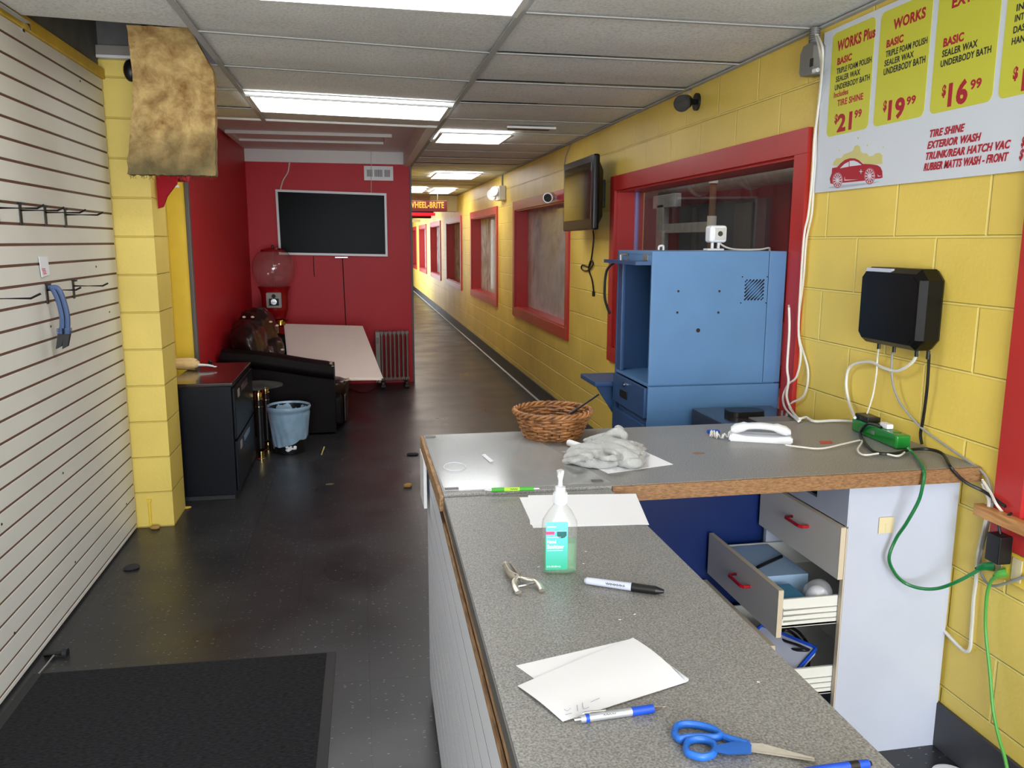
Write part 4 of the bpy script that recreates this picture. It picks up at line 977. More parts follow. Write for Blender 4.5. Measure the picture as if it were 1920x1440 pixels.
# little white camera on the blue cabinet
c = Vector((1.512, 3.33, 1.566))
t = thing('web_camera', 'white cube camera on its foldable stand on the blue cabinet', 'camera', c)
MB().box(c.x-.045, c.y-.02, 1.5655, c.x+.03, c.y+.03, 1.575, .003).box(c.x-.022, c.y-.006, 1.575, c.x-.012, c.y+.006, 1.60, .002).box(c.x+.006, c.y-.006, 1.575, c.x+.016, c.y+.006, 1.60, .002).build('stand', M['whiteplastic'], t)
b = MB().box(c.x-.040, c.y-.03, 1.600, c.x+.037, c.y+.03, 1.672, .012, None, 3).build('camera_body', M['whiteplastic'], t)
MB().box(c.x-.024, c.y-.033, 1.612, c.x+.026, c.y-.029, 1.661, .002).build('front_face', M['silver'], b)
MB().cyl((c.x+.003, c.y-.0345, 1.637), (c.x+.003, c.y-.03, 1.637), .011).build('lens', M['blackgloss'], b)
pts = [(c.x+.01, c.y+.032, 1.62), (c.x+.05, c.y+.03, 1.585), (c.x+.1, c.y+.01, 1.571), (c.x+.2, c.y+.0, 1.571), (c.x+.255, c.y+.02, 1.577), (c.x+.272, c.y+.04, 1.565), (c.x+.278, c.y+.05, 1.50)]
wire('camera_cable', pts, .004, M['cordwhite'], 'white cable from the white cube camera across the blue cabinet top')
solo(MB().tube([(1.30, 3.45, 1.5665), (1.302, 3.45, 1.582), (1.32, 3.45, 1.584), (1.322, 3.45, 1.5665)], .005, 8), 'cable_clip', M['whiteplastic'], 'tiny white clip on the blue cabinet top beside its front edge', 'clip')

# ================================================================== RIGHT WALL NEAR THE COUNTER
BX = XR-.012
t = thing('menu_board', 'white car wash price board with yellow panels high on the right wall', 'sign', (XR-.005, 2.0, 1.8))
MB().box(BX, .75, 1.795, XR-.001, 3.045, 2.395, .001).build('board', M['signwhite'], t)
WM = wall_M(BX)
def C6(x, y): p = hit(1480+x/3.6, y/3.6, 0, BX); return (-p.y, p.z)
pz0, pz1 = 2.0, 2.375
panels = []
for (bl, br) in (((250, 940), (530, 880)), ((565, 865), (905, 800)), ((945, 780), (1365, 705))):
    panels.append((C6(*bl)[0], C6(*br)[0]))
panels.append((C6(1407, 680)[0], C6(1407, 680)[0]+.30)); panels.append((panels[3][1]+.03, panels[3][1]+.33))
TXT = [
 [('r', 'WORKS Plus', (325, 345), (580, 250), (325, 279), .025), ('r', 'BASIC', (325, 438), (422, 405), (328, 394), .03),
  ('k', 'TRIPLE FOAM POLISH', (320, 497), (555, 425), (322, 460), .012), ('k', 'SEALER WAX', (315, 553), (478, 505), (318, 516), .012), ('k', 'UNDERBODY BATH', (308, 608), (543, 541), (310, 572), .012),
  ('r', 'Includes', (302, 660), (398, 634), (305, 624), .012), ('r', 'TIRE SHINE', (325, 716), (498, 672), (328, 674), .012),
  ('r', '$', (306, 832), (326, 826), (308, 790), .03), ('r', '21', (322, 888), (420, 868), (328, 778), .03), ('r', '99', (440, 796), (488, 785), (440, 747), .02)],
 [('r', 'WORKS', (703, 197), (920, 120), (703, 132), .025), ('r', 'BASIC', (657, 320), (770, 283), (660, 272), .03),
  ('k', 'TRIPLE FOAM POLISH', (652, 383), (932, 296), (655, 342), .012), ('k', 'SEALER WAX', (643, 445), (840, 388), (647, 405), .012), ('k', 'UNDERBODY BATH', (637, 507), (918, 423), (640, 464), .012),
  ('r', '$', (634, 747), (657, 741), (637, 700), .03), ('r', '19', (665, 806), (775, 783), (675, 682), .03), ('r', '99', (792, 709), (853, 694), (793, 657), .02)],
 [('r', 'EXTRA', (1100, 48), (1345, -35), (1100, -25), .025), ('r', 'BASIC', (1040, 318), (1178, 272), (1042, 264), .03),
  ('k', 'SEALER WAX', (1032, 385), (1270, 316), (1035, 340), .012), ('k', 'UNDERBODY BATH', (1022, 452), (1363, 356), (1026, 408), .012),
  ('r', '$', (1030, 650), (1057, 642), (1032, 598), .03), ('r', '16', (1068, 712), (1200, 688), (1078, 566), .03), ('r', '99', (1222, 604), (1297, 586), (1225, 543), .02)],
 [('k', 'IN', (1535, 76), (1584, 60), (1538, 30), .012), ('k', 'INT', (1523, 148), (1586, 128), (1528, 102), .012), ('k', 'DAS', (1513, 226), (1590, 203), (1518, 180), .012), ('k', 'HAN', (1502, 303), (1588, 280), (1507, 256), .012),
  ('r', '$', (1510, 535), (1543, 526), (1513, 477), .03), ('r', '1', (1566, 608), (1602, 600), (1568, 470), .03)],
 []]
for pi, (u0, u1) in enumerate(panels):
    pnl = MB().prism(rrect(u0, pz0, u1, pz1, .022), 0, .0008, WM).build('price_panel', M['signyel'], t, smooth=False)
    for ink, mm, nm in (('r', 'signred', 'red_lettering'), ('k', 'signblk', 'black_lettering')):
        for kk, s, bl, br, tl, bold in TXT[pi]:
            if kk != ink: continue
            m = MB(); a, b, c = C6(*bl), C6(*br), C6(*tl); vm = (a[1]+b[1])/2
            add_text(m, s, a[0], b[0], vm, vm+abs(c[1]-a[1]), WM, .0014, bold*1.0+(.010 if ink == 'r' else .010)); m.build(nm, M[mm], pnl, smooth=False)
for s, bl, br, tl in (('TIRE SHINE', (948, 926), (1183, 886), (950, 878)), ('EXTERIOR WASH', (932, 1004), (1293, 948), (937, 956)), ('TRUNK/REAR HATCH VAC', (922, 1079), (1493, 998), (926, 1031)), ('RUBBER MATTS WASH - FRONT', (907, 1153), (1478, 1083), (910, 1104)),
                      ('$', (1565, 987), (1590, 984), (1568, 940)), ('$', (1552, 1074), (1580, 1070), (1555, 1026))):
    a, b, c = C6(*bl), C6(*br), C6(*tl); vm = (a[1]+b[1])/2; m = MB()
    add_text(m, s, a[0], b[0], vm, vm+abs(c[1]-a[1]), WM, .0014, .03, .25); m.build('list_lettering', M['signred'], t, smooth=False)
def C7(x, y): p = hit(1540+x/5.0526, 240+y/5.0526, 0, BX); return (-p.y, p.z)
pic = MB().prism([C7(*p) for p in ((62, 568), (130, 545), (420, 520), (560, 505), (480, 530), (160, 572))], 0, .0005, WM).build('car_picture', M['signshade'], t, smooth=False)
m = MB(); m.prism([C7(*p) for p in ((110, 355), (118, 320), (150, 285), (190, 285), (215, 250), (265, 230), (300, 215), (318, 170), (345, 160), (368, 178), (372, 215), (395, 240), (430, 238), (455, 268), (490, 262), (515, 240), (555, 235), (580, 260), (580, 340), (520, 345), (420, 345), (350, 300), (280, 285), (200, 320), (150, 360))], 0, .0006, WM)
for x, y, r in ((348, 95, 7), (436, 165, 6), (587, 182, 5), (168, 213, 4)):
    m.prism([C7(x+r*1.0*math.cos(k*PI/5), y+r*1.6*math.sin(k*PI/5)) for k in range(10)], 0, .0006, WM)
m.build('foam', M['signfoam'], pic, smooth=False)
m = MB(); m.prism([C7(*p) for p in ((88, 525), (82, 480), (100, 430), (105, 380), (150, 372), (185, 335), (225, 302), (275, 286), (320, 288), (355, 305), (395, 340), (470, 343), (530, 352), (560, 370), (578, 410), (580, 470), (555, 478), (520, 480), (400, 500), (215, 518), (120, 532))], 0, .0010, WM); m.build('car_body', M['signred'], pic, smooth=False)
m = MB()
m.prism([C7(*p) for p in ((180, 382), (222, 340), (262, 320), (262, 366))], .001, .0014, WM); m.prism([C7(*p) for p in ((270, 364), (270, 312), (310, 308), (345, 322), (385, 350))], .001, .0014, WM)
m.prism([C7(*p) for p in ((222, 462), (228, 490), (350, 488), (222, 500))], .001, .0014, WM); m.prism([C7(*p) for p in ((535, 438), (545, 452), (575, 455), (540, 462))], .001, .0014, WM)
m.prism([C7(*p) for p in ((378, 388), (382, 408), (400, 412), (382, 416), (378, 436), (374, 416), (356, 412), (374, 408))], .001, .0014, WM)
for cx, cy, rx, ry in ((155, 495, 47, 74), (460, 455, 50, 79)):
    m.prism([C7(cx+rx*math.cos(k*PI/16), cy+ry*math.sin(k*PI/16)) for k in range(32)], .0010, .0013, WM)
m.build('white_detail', M['signwhite'], pic, smooth=False)
for cx, cy, rx, ry in ((155, 495, 40, 65), (460, 455, 43, 70)):
    m = MB()
    for k in range(12):
        a0, a1 = k*PI/6+.08, k*PI/6+PI/6-.12
        m.prism([C7(cx+f*rx*math.cos(a), cy+f*ry*math.sin(a)) for f, a in ((.25, (a0+a1)/2), (.92, a0), (.92, a1))], .0013, .0017, WM)
    m.prism([C7(cx+rx*1.12*math.cos(k*PI/16), cy+ry*1.12*math.sin(k*PI/16)) for k in range(32)]+[C7(cx+rx*math.cos(-k*PI/16), cy+ry*math.sin(-k*PI/16)) for k in range(33)], .0013, .0016, WM)
    m.build('wheel', M['signred'], pic, smooth=False)
# junction box under the ceiling
t = thing('junction_box', 'grey metal electrical box with flexible conduit beside the price board', 'electrical box', (1.75, 3.14, 2.25))
MB().prism([(-3.115, 2.245), (-3.03, 2.24), (-3.03, 2.345), (-3.05, 2.362), (-3.105, 2.355), (-3.125, 2.33), (-3.125, 2.26)], .0, .062, wall_M(XR-.001)).build('box_body', M['greystrip'], t, smooth=False)
a = hit(1521, 116, 0, XR-.063); MB().box(XR-.064, a.y-.012, a.z-.018, XR-.061, a.y+.008, a.z+.012).build('switch', M['black'], t)
m = MB()
for k in range(7): m.cyl((XR-.035, 3.075, 2.366+k*.008), (XR-.035, 3.075, 2.370+k*.008), .021, seg=14)
m.cyl((XR-.035, 3.075, 2.355), (XR-.035, 3.075, 2.418), .017, seg=14); m.build('conduit', M['greystrip'], t)
m = MB(); m.cyl((XR-.055, 3.03, 2.252), (XR-.055, 3.0, 2.25), .008); m.build('plug', M['whiteplastic'], t)
# white cords falling beside the red frame
def P7(x, y, d=.012): return hit(1440+x/3, 460+y/3, 0, XR-d)
def PW(x, y, d=.012): return hit(x, y, 0, XR-d)
def PC(x, y, dz=.006): return hit(x, y, 2, .953+dz)
def P7c(x, y, dz=.006): return PC(1440+x/3, 460+y/3, dz)
wire('cord', [PW(1533, 66, .05), PW(1541, 85, .09), PW(1543, 105, .09), PW(1541, 140, .05), PW(1536, 190, .02), PW(1531, 230), PW(1529, 300), PW(1526, 340), PW(1522, 400), PW(1512, 450), P7(200, 180), P7(175, 400), P7(178, 530), P7(225, 700), P7(205, 840), P7(135, 885, .02), P7(122, 915, .03), P7c(180, 985)], .0045, M['cordwhite'], 'white cord from the grey electrical box that bulges right over the yellow blocks')
wire('cord', [PW(1530, 66, .05), PW(1537, 95, .088), PW(1540, 125, .06), PW(1538, 165, .02), PW(1533, 215, .02), PW(1527, 260, .03), PW(1524, 320, .03), PW(1516, 400, .03), PW(1508, 440, .03), P7(185, 200, .03), P7(172, 480, .03), P7(185, 620, .03), P7(160, 740, .03), P7(115, 780, .035), P7(85, 850, .04), P7(100, 920, .04), P7c(172, 990)], .0045, M['cordwhite'], 'white cord from the grey electrical box running down along the red frame')
wire('cord', [P7(118, 335, .05), P7(120, 480, .05), P7(108, 680, .05), P7(115, 760, .05), P7(105, 850, .045), P7(130, 920, .04), P7c(170, 972), P7c(215, 968), P7c(262, 990), P7c(370, 986), P7c(478, 990)], .005, M['cordwhite'], 'white cord from behind the blue cabinet along the counter to the green strip')
# black internet gateway on the wall
t = thing('wifi_router', 'large black wall-mounted router box with cut corners', 'router', (XR-.03, 2.43, 1.26))
ry0, ry1, rz0, rz1, c_ = -2.595, -2.265, 1.262, 1.520, .035
def octo(e): return [(ry0+c_, rz0+e), (ry1-c_, rz0+e), (ry1-e, rz0+c_), (ry1-e, rz1-c_), (ry1-c_, rz1-e), (ry0+c_, rz1-e), (ry0+e, rz1-c_), (ry0+e, rz0+c_)]
rm = wall_M(XR); f3 = lambda P, h: [rm @ Vector((p[0], p[1], h)) for p in P]
MB().ring_loft([f3(octo(.006), .002), f3(octo(0), .012), f3(octo(0), .062), f3(octo(.016), .082)]).build('case', M['blacksatin'], t, smooth=False)
MB().prism([(ry0+c_+.012, rz0+.024), (ry1-c_-.012, rz0+.024), (ry1-.024, rz0+c_+.01), (ry1-.024, rz1-c_-.01), (ry1-c_-.012, rz1-.024), (ry0+c_+.012, rz1-.024), (ry0+.024, rz1-c_-.01), (ry0+.024, rz0+c_+.01)], .0815, .083, rm).build('front_panel', M['blacksatin'], t, smooth=False)
q = [f3([(ry0+c_+.005, rz1-.003), (ry0+c_+.13, rz1-.003), (ry0+c_+.138, rz1-.009), (ry0+c_+.13, rz1-.0145), (ry0+c_-.002, rz1-.0145)], h) for h in (.066, .0822)]
MB().hull([p for p in q[0]], [p for p in q[1]]).build('name_strip', M['markgrey'], t, smooth=False)
m = MB()
for px in (1649, 1678, 1721, 1743): 
    p = PW(px, 634, .04); m.cyl((p.x, p.y, rz0-.022), (p.x, p.y, rz0+.004), .006, seg=10)
m.build('port_plug', M['black'], t)
def RT(px): p = PW(px, 634, .04); return Vector((p.x, p.y, rz0-.018))
wire('coax_cable', [RT(1721), P7(842, 590, .03), P7(815, 655, .03), P7(730, 705, .03), P7(650, 690, .03), P7(570, 655, .02), P7(465, 680, .02), P7(440, 770, .02), P7(455, 880, .03), P7c(489, 970, .05)], .0055, M['cordwhite'], 'white cable looping from the router and down to the green power strip')
wire('phone_cable', [RT(1649), P7(615, 640, .025), P7(610, 720, .03), P7(588, 850, .03), P7c(548, 972, .05)], .003, M['cordwhite'], 'thin white cable dropping straight from the router to the green strip')
wire('network_cable', [RT(1678), P7(698, 620, .03), P7(700, 760, .03), P7(740, 880, .03), P7(840, 1005, .02), P7(960, 1100, .012), P7(1120, 1210, .012), PW(1845, 888, .012), PW(1857, 915, .012), PW(1862, 945, .02)], .0038, M['cordgrey'], 'grey network cable curving from the router down past the counter end')
wire('power_cable', [RT(1743), P7(905, 620, .03), P7(895, 800, .025), P7(872, 980, .018), P7(858, 1060, .014), P7(866, 1120, .012)], .005, M['cordblack'], 'black cable dropping straight from the router behind the counter')

# ================================================================== COUNTERS
CT, NT = .950, .944
t = thing('counter', 'grey laminate counter leg along the back, running to the right wall', 'counter', (1.0, 2.38, 0))
MB().box(.203, 2.046, .908, XR-.002, 2.715, CT, .0015).build('worktop', M['laminate'], t, smooth=False)
MB().box(.66, 2.036, .906, XR-.004, 2.0455, CT-.001, .001).build('front_edge', M['oakedge'], t)
MB().box(.192, 2.04, .906, .2025, 2.715, CT-.0005, .001).build('side_edge', M['oakedge2'], t)
MB().box(.66, 2.64, 0, 1.43, 2.66, .905).build('back_panel', M['navy'], t, smooth=False)
p = hit(1310, 850, 2, CT)
MB().prism([(p.x+.02*math.cos(2*PI*k/20), p.y+.012*math.sin(2*PI*k/20)) for k in range(20)], CT-.001, CT+.0004).build('worn_spot', M['oakedge'], t, smooth=False)
t = thing('counter', 'grey laminate counter leg in the foreground with white slatwall front', 'counter', (.42, 1.1, 0))
SH = Matrix(((1, .0192, 0, -.0192*2.04), (0, 1, 0, 0), (0, 0, 1, 0), (0, 0, 0, 1)))
ex = lambda y: .205+.0192*(y-2.04)
MB().prism([(ex(.25), .25), (.652, .25), (.652, 2.036), (ex(2.036), 2.036)], .904, NT).build('worktop', M['laminate'], t, smooth=False)
MB().box(.2020, .25, .914, .2047, 2.034, NT-.0006, 0, SH).build('edge_strip', M['lamedge'], t, smooth=False)
m = MB(); m.box(.2005, .25, .903, .2055, 2.034, .9135, .001, SH); m.box(.199, .25, .868, .2055, 2.034, .878, .001, SH); m.build('oak_rail', M['oakedge2'], t)
m = MB(); m.box(.2085, .25, .868, .216, 2.70, .9035, 0, SH); m.build('rail_groove', M['darkline'], t, smooth=False)
m = MB(); slat = []
zs = [.868-.0765*k for k in range(12)]
for z in zs:
    a, b = max(.06, z-.0710), z-.0000
    if b-a < .02: continue
    m.box(.1995, .25, a, .2000, 2.70, b, 0, SH, 1)
m.build('slat_face', M['coolwhite'], t, smooth=False)
MB().box(.1999, .25, .06, .214, 2.70, .866, 0, SH).build('groove_backing', M['groove'], t, smooth=False)
MB().box(.215, .25, .0, .235, 2.70, .90, 0, SH).box(.63, .25, 0, .648, 2.03, .903).box(.235, 2.69, 0, .66, 2.71, .90).build('carcass', M['navy'], t, smooth=False)
MB().box(.205, .25, 0, .215, 2.70, .06, 0, SH).build('kick_strip', M['rubber'], t, smooth=False)
m = MB(); m.box(.190, 2.56, .742, .2, 2.712, .905, .001).box(.190, 2.708, .742, .235, 2.714, .905, .001); m.build('corner_guard', M['whiteplastic'], t)
# drawer unit
t = thing('drawer_unit', 'white melamine drawer unit with red handles under the counter by the wall', 'drawer unit', (1.6, 2.36, 0))
X0, Xb, Y_0, Y_1 = 1.42, 1.79, 2.112, 2.615
MB().box(X0+.004, Y_0, 0, Xb, Y_0+.018, .904).build('side_panel', M['cabwhite'], t, smooth=False)
MB().box(X0, Y_0+.0005, .0, X0+.0035, Y_0+.0175, .756).build('edge_band', M['beigeedge'], t, smooth=False)
MB().box(X0+.004, Y_1-.018, 0, Xb, Y_1, .904).box(Xb-.012, Y_0+.018, 0, Xb, Y_1-.018, .904).box(X0+.02, Y_0+.018, .04, Xb-.012, Y_1-.018, .058).build('carcass', M['cabwhite'], t, smooth=False)
m = MB(); m.box(X0-.001, Y_0+.0005, .762, X0+.015, Y_0+.17, .904); m.box(X0-.001, Y_0+.17, .762, X0+.015, Y_1, .80); m.box(X0-.001, Y_1-.05, .80, X0+.015, Y_1, .904); m.build('top_rail', M['cabwhite'], t, smooth=False)
MB().box(X0+.12, Y_0+.018, .762, X0+.13, Y_1-.018, .904).build('cubby_back', M['greytrim'], t, smooth=False)
def drawer(xf, z0, z1, hz, depth):
    d = MB().box(xf, Y_0+.004, z0, xf+.016, Y_1, z1).build('drawer', M['drawerfront'], t, smooth=False)
    m = MB(); m.box(xf-.0004, Y_0+.0025, z0, xf+.0164, Y_0+.0045, z1); m.box(xf-.0002, Y_0+.004, z1, xf+.0162, Y_1, z1+.0015); m.build('edge_band', M['beigeedge'], d, smooth=False)
    yc = (Y_0+Y_1)/2-.02
    MB().tube([(xf, yc+.05, hz), (xf-.022, yc+.05, hz), (xf-.028, yc+.042, hz), (xf-.028, yc-.042, hz), (xf-.022, yc-.05, hz), (xf, yc-.05, hz)], .0055, 8, 3, False).build('handle', M['redplastic'], d)
    m = MB(); zb, zt = z0+.02, z0+.108
    prof = [(0, zb), (0, zt), (.004, zt+.004), (.010, zt+.004)]
    for yy, s in ((Y_0+.022, 1), (Y_1-.022, -1)):
        m.box(xf+.016, min(yy, yy+s*.010), zb, xf+.016+depth, max(yy, yy+s*.010), zt+.004, .002)
        for k in range(3): m.tube([(xf+.03, yy-s*.001, zb+.022+k*.018), (xf+.016+depth, yy-s*.001, zb+.022+k*.018)], .0035, 6, 1, False)
    m.box(xf+.016, Y_0+.022, zb, xf+.016+depth, Y_1-.022, zb+.008); m.box(xf+.006+depth, Y_0+.032, zb+.008, xf+.016+depth, Y_1-.032, zt)
    m.build('drawer_side', M['drawerw'], d)
    MB().box(xf+.0165, Y_0+.019, zb+.03, xf+.028, Y_0+.0215, zb+.065).build('clip', M['greystrip'], d, smooth=False)
    return d
drawer(1.403, .594, .757, .70, .33)
drawer(1.212, .422, .572, .51, .42)
drawer(1.195, .188, .395, .30, .42)
# drawer contents
zb = .451
solo(MB().box(1.25, 2.30, zb, 1.42, 2.57, zb+.085, .003), 'carton', M['maskblue'], 'pale blue-grey carton lying in the open middle drawer', 'carton')
solo(MB().box(1.235, 2.150, zb, 1.33, 2.26, zb+.075, .003), 'carton', M['boxblue'], 'small teal-blue carton at the near side of the middle drawer', 'carton')
m = MB(); m.tube([(1.26, 2.36, zb+.088), (1.33, 2.40, zb+.09), (1.40, 2.44, zb+.09)], .006, 8, 3)
solo(m, 'marker_pen', M['black'], 'black pen on the pale carton in the middle drawer', 'pen')
m = MB(); puff(m, (1.383, 2.185, zb+.055), (.045, .04, .055), 5, .25, 2.3, 18)
o = thing('plastic_bag', 'clear plastic bag of white stuff in the open middle drawer', 'bag', (1.383, 2.185, zb))
m.build('bag_film', M['bag'], o)
m = MB(); puff(m, (1.385, 2.19, zb+.046), (.036, .032, .044), 2, .15, 2.3, 14); m.build('contents', M['paper'], o)
m = MB(); m.box(1.352, 2.150, zb+.003, 1.36, 2.154, zb+.06, .002); m.build('yellow_strip', M['penlime'], o)
zb = .217
o = thing('pouch', 'clear zip pouch with blue edging in the lowest drawer', 'pouch', (1.29, 2.3, zb))
Pm = Matrix.Translation((1.312, 2.27, zb+.075)) @ Matrix.Rotation(.5, 4, 'Z') @ Matrix.Rotation(-.35, 4, 'Y')
MB().prism(rrect(-.06, -.10, .06, .10, .01), -.01, .01, Pm).build('film', M['markgrey'], o)
m = MB(); loop = [Pm @ Vector((p[0], p[1], .011)) for p in rrect(-.062, -.102, .062, .102, .012)]; m.tube(loop+[loop[0]], .006, 6, 1, False); m.build('blue_edge', M['penblue'], o)
m = MB()
for k in range(7):
    m.tube([(1.375+.035*math.cos(a), 2.28+.07*math.sin(a), zb+.03+k*.012+.01*math.sin(a*2+k)) for a in [2*PI*i/18 for i in range(19)]], .005, 6, 2)
solo(m, 'coiled_cable', M['cordblack'], 'black cable coiled up in the lowest drawer', 'cable')
# switch plate on the unit's side
a, b = hit(1645, 1000, 1, Y_0), hit(1675, 968, 1, Y_0)
o = thing('switch_plate', 'ivory blank switch plate on the side of the white drawer unit', 'switch', ((a.x+b.x)/2, Y_0-.003, a.z))
MB().box(a.x, Y_0-.006, a.z, b.x, Y_0-.0005, b.z, .002).build('plate', M['switch'], o)
MB().box((a.x+b.x)/2-.005, Y_0-.0075, a.z+.005, (a.x+b.x)/2+.003, Y_0-.0055, b.z-.018, .001).build('rocker', M['switch'], o)
# pine ledge, outlet and plugs at the right edge
solo(MB().box(1.747, .2, .820, XR-.0225, 2.0, .853, .002), 'ledge', M['plank'], 'pine wood ledge below the near red window frame at the right edge', 'ledge', smooth=False)
t = thing('outlet', 'yellow-painted wall socket plate under the pine ledge', 'outlet', (XR-.01, 1.87, .66))
MB().box(XR-.014, 1.76, .655, XR-.001, 1.975, .745, .003).build('plate', M['yellow_flat'], t)
for y in (1.80, 1.86, 1.93): MB().box(XR-.018, y-.018, .668, XR-.0135, y+.018, .735, .003).build('socket', M['switch'], t)
a = hit(1873, 1028, 0, XR-.04)
t = thing('power_adapter', 'black power adapter plugged into the yellow socket plate', 'adapter', (XR-.04, a.y, a.z-.03))
MB().box(XR-.062, a.y-.026, a.z-.04, XR-.0185, a.y+.026, a.z+.042, .004).build('adapter_body', M['black'], t)
MB().tube([(XR-.04, a.y, a.z+.04), (XR-.045, a.y+.002, a.z+.075), (XR-.03, a.y-.02, a.z+.11)], .004, 6).build('adapter_lead', M['cordblack'], t)
g0 = hit(1862, 1062, 0, XR-.03)
t = thing('extension_cord', 'dark green cord hanging in a loop from the counter to the wall socket', 'cord', g0)
YF = Y_0-.035
strip_end = PC(1700, 838, .02)
pts = [strip_end, PC(1712, 850, .006), PC(1727, 868, .006), hit(1733, 885, 1, 2.028), hit(1730, 910, 1, 2.02), hit(1722, 940, 1, 2.025), hit(1700, 980, 1, 2.04), hit(1680, 1010, 1, YF), hit(1667, 1045, 1, YF), hit(1676, 1072, 1, YF), hit(1695, 1092, 1, YF), hit(1725, 1103, 1, 2.05), hit(1760, 1103, 1, 2.02), hit(1800, 1088, 1, 1.98), hit(1840, 1066, 0, XR-.045)]
MB().tube(pts, .0052, 8, 6).build('cord', M['cordgreen'], t)
MB().tube([hit(1832, 1068, 0, XR-.05), hit(1845, 1062, 0, XR-.042), g0+Vector((.004, 0, 0))], .012, 10, 3, True, 1, lambda s: .7+.5*s).build('plug', M['cordgreen'], t)
g1 = hit(1884, 1073, 0, XR-.03)
t = thing('extension_cord', 'lime green cord running from the wall socket down to the floor', 'cord', g1)
pts = [hit(1868, 1080, 0, XR-.04), hit(1857, 1092, 0, XR-.035), hit(1850, 1120, 0, XR-.03), hit(1848, 1180, 0, XR-.025), hit(1856, 1260, 0, XR-.03), hit(1862, 1330, 0, XR-.035), hit(1872, 1380, 0, XR-.04), hit(1888, 1440, 0, XR-.05)]
pts.append(Vector((XR-.09, pts[-1].y-.1, .008)))
MB().tube(pts, .005, 8, 6).build('cord', M['cordlime'], t)
MB().tube([hit(1866, 1081, 0, XR-.04), hit(1875, 1075, 0, XR-.036), g1+Vector((.006, 0, 0))], .012, 10, 3, True, 1, lambda s: .65+.5*s).build('plug', M['cordlime'], t)
wire('cord', [PW(1842, 905, .015), PW(1850, 925, .02), PW(1855, 945, .03), PW(1845, 990, .02), PW(1834, 1040, .012), PW(1830, 1090, .012), PW(1825, 1130, .012), PW(1822, 1180, .012), PW(1812, 1222, .012), Vector((XR-.012, 2.14, .40)), Vector((XR-.012, 2.2, .40))], .0055, M['cordwhite'], 'thick white cable dropping behind the counter end along the drawer unit')
wire('cord', [PW(1842, 900, .018), PW(1858, 925, .03), PW(1868, 945, .045), PW(1880, 960, .02)], .004, M['cordwhite'], 'white cord crossing above the pine ledge beside the counter end')
wire('cord', [PW(1862, 940, .03), PW(1851, 990, .014), PW(1838, 1050, .016), PW(1842, 1080, .02), PW(1858, 1098, .02), PW(1885, 1094, .02), PW(1925, 1080, .02)], .004, M['cordgrey'], 'grey cord that loops below the wall socket plate')
pts = [P7c(640, 1026, .045), P7c(600, 1008, .05), P7c(555, 1008, .045), P7c(520, 1055), P7c(540, 1105), P7c(600, 1163), P7c(700, 1172), P7c(800, 1150), P7c(900, 1147), P7c(980, 1172), P7c(1020, 1235), hit(1790, 885, 1, 2.028), hit(1812, 905, 1, 2.02), PW(1842, 920, .03), PW(1860, 932, .03), PW(1885, 950, .03)]
wire('power_cable', pts, .0048, M['cordblack'], 'black cable from the green strip across the counter and over its end')
# baseboard-level white lid on the floor
solo(MB().lathe([(.02, .0), (.055, .002), (.055, .008), (.045, .012)], (1.765-.035, 1.955, .0), 28), 'lid', M['whiteplastic'], 'white round lid on the floor, cut by the bottom of the photo', 'lid')

# ================================================================== THINGS ON THE COUNTER
# green power strip
A, B = PC(1611, 806, 0), PC(1690, 840, 0)
d = (A-B); L = d.length+.02; ang = math.atan2(d.y, d.x)
t = thing('power_strip', 'translucent green power strip on the counter against the wall', 'power strip', (A+B)/2-Vector((0, 0, .0025)), ang)
MB().box(-L/2, -.026, .0, L/2, .026, .046, .008, None, 3).build('housing', M['stripgreen'], t, local=True)
for k in range(5): MB().box(-L/2+.05+k*.055-.014, -.012, .0455, -L/2+.05+k*.055+.014, .012, .0475, .001).build('socket', M['cordgreen'], t, local=True)
MB().box(L/2-.10, -.024, .0465, L/2-.015, .024, .066, .004).build('adapter', M['black'], t, local=True)
MB().box(-L/2+.08, -.012, .0465, -L/2+.125, .012, .064, .004).build('white_plug', M['whiteplastic'], t, local=True)
MB().box(-.01, .0255, .018, .006, .028, .03).build('switch', M['greystrip'], t, local=True)
# white telephone
A, B = PC(1372, 826, 0), PC(1482, 832, 0)
d = B-A; ang = math.atan2(d.y, d.x)
t = thing('telephone', 'white corded desk telephone lying on the back counter', 'telephone', (A+B)/2+Vector((.012, .03, -.0025)), ang)
m = MB()
pr = [(-.10, 0), (.10, 0), (.102, .012), (.098, .024), (.05, .020), (-.05, .020), (-.095, .026), (-.102, .014)]
m.prism(pr, -.035, .035, Matrix(((1, 0, 0, 0), (0, 0, -1, 0), (0, 1, 0, 0), (0, 0, 0, 1)))); bmesh.ops.bevel(m.bm, geom=list(m.bm.edges), offset=.004, segments=2, affect='EDGES')
m.build('base', M['whiteplastic'], t, local=True)
m = MB(); rings = []
for k in range(15):
    s = k/14; x = -.095+.19*s; zc = .036+.014*math.sin(PI*s)-(.0 if .2 < s < .8 else .002); h = .016 if (s < .25 or s > .75) else .011; wv = .026 if (s < .25 or s > .75) else .021
    if k in (0, 14): h *= .5; wv *= .8
    rings.append([(x, wv*math.cos(a)**1 if True else 0, zc+h*math.sin(a)) for a in [2*PI*i/16 for i in range(16)]])
m.ring_loft(rings); m.build('handset', M['whiteplastic'], t, local=True, angle=50)
m = MB(); base = Vector((-.135, .0, .012)); pts = []
for k in range(110):
    s = k/109; ctr = Vector((-.10-.07*s+.02*math.sin(s*9), .012*math.sin(s*14), .012+.005*math.sin(s*11)))
    a = s*2*PI*24; pts.append(ctr+Vector((.003*math.sin(a*.5), .008*math.cos(a), .008*math.sin(a)+.002)))
m.tube(pts, .0018, 5, 1, False); m.build('coil_cord', M['cordwhite'], t, local=True)
p = PC(1338, 811, 0)
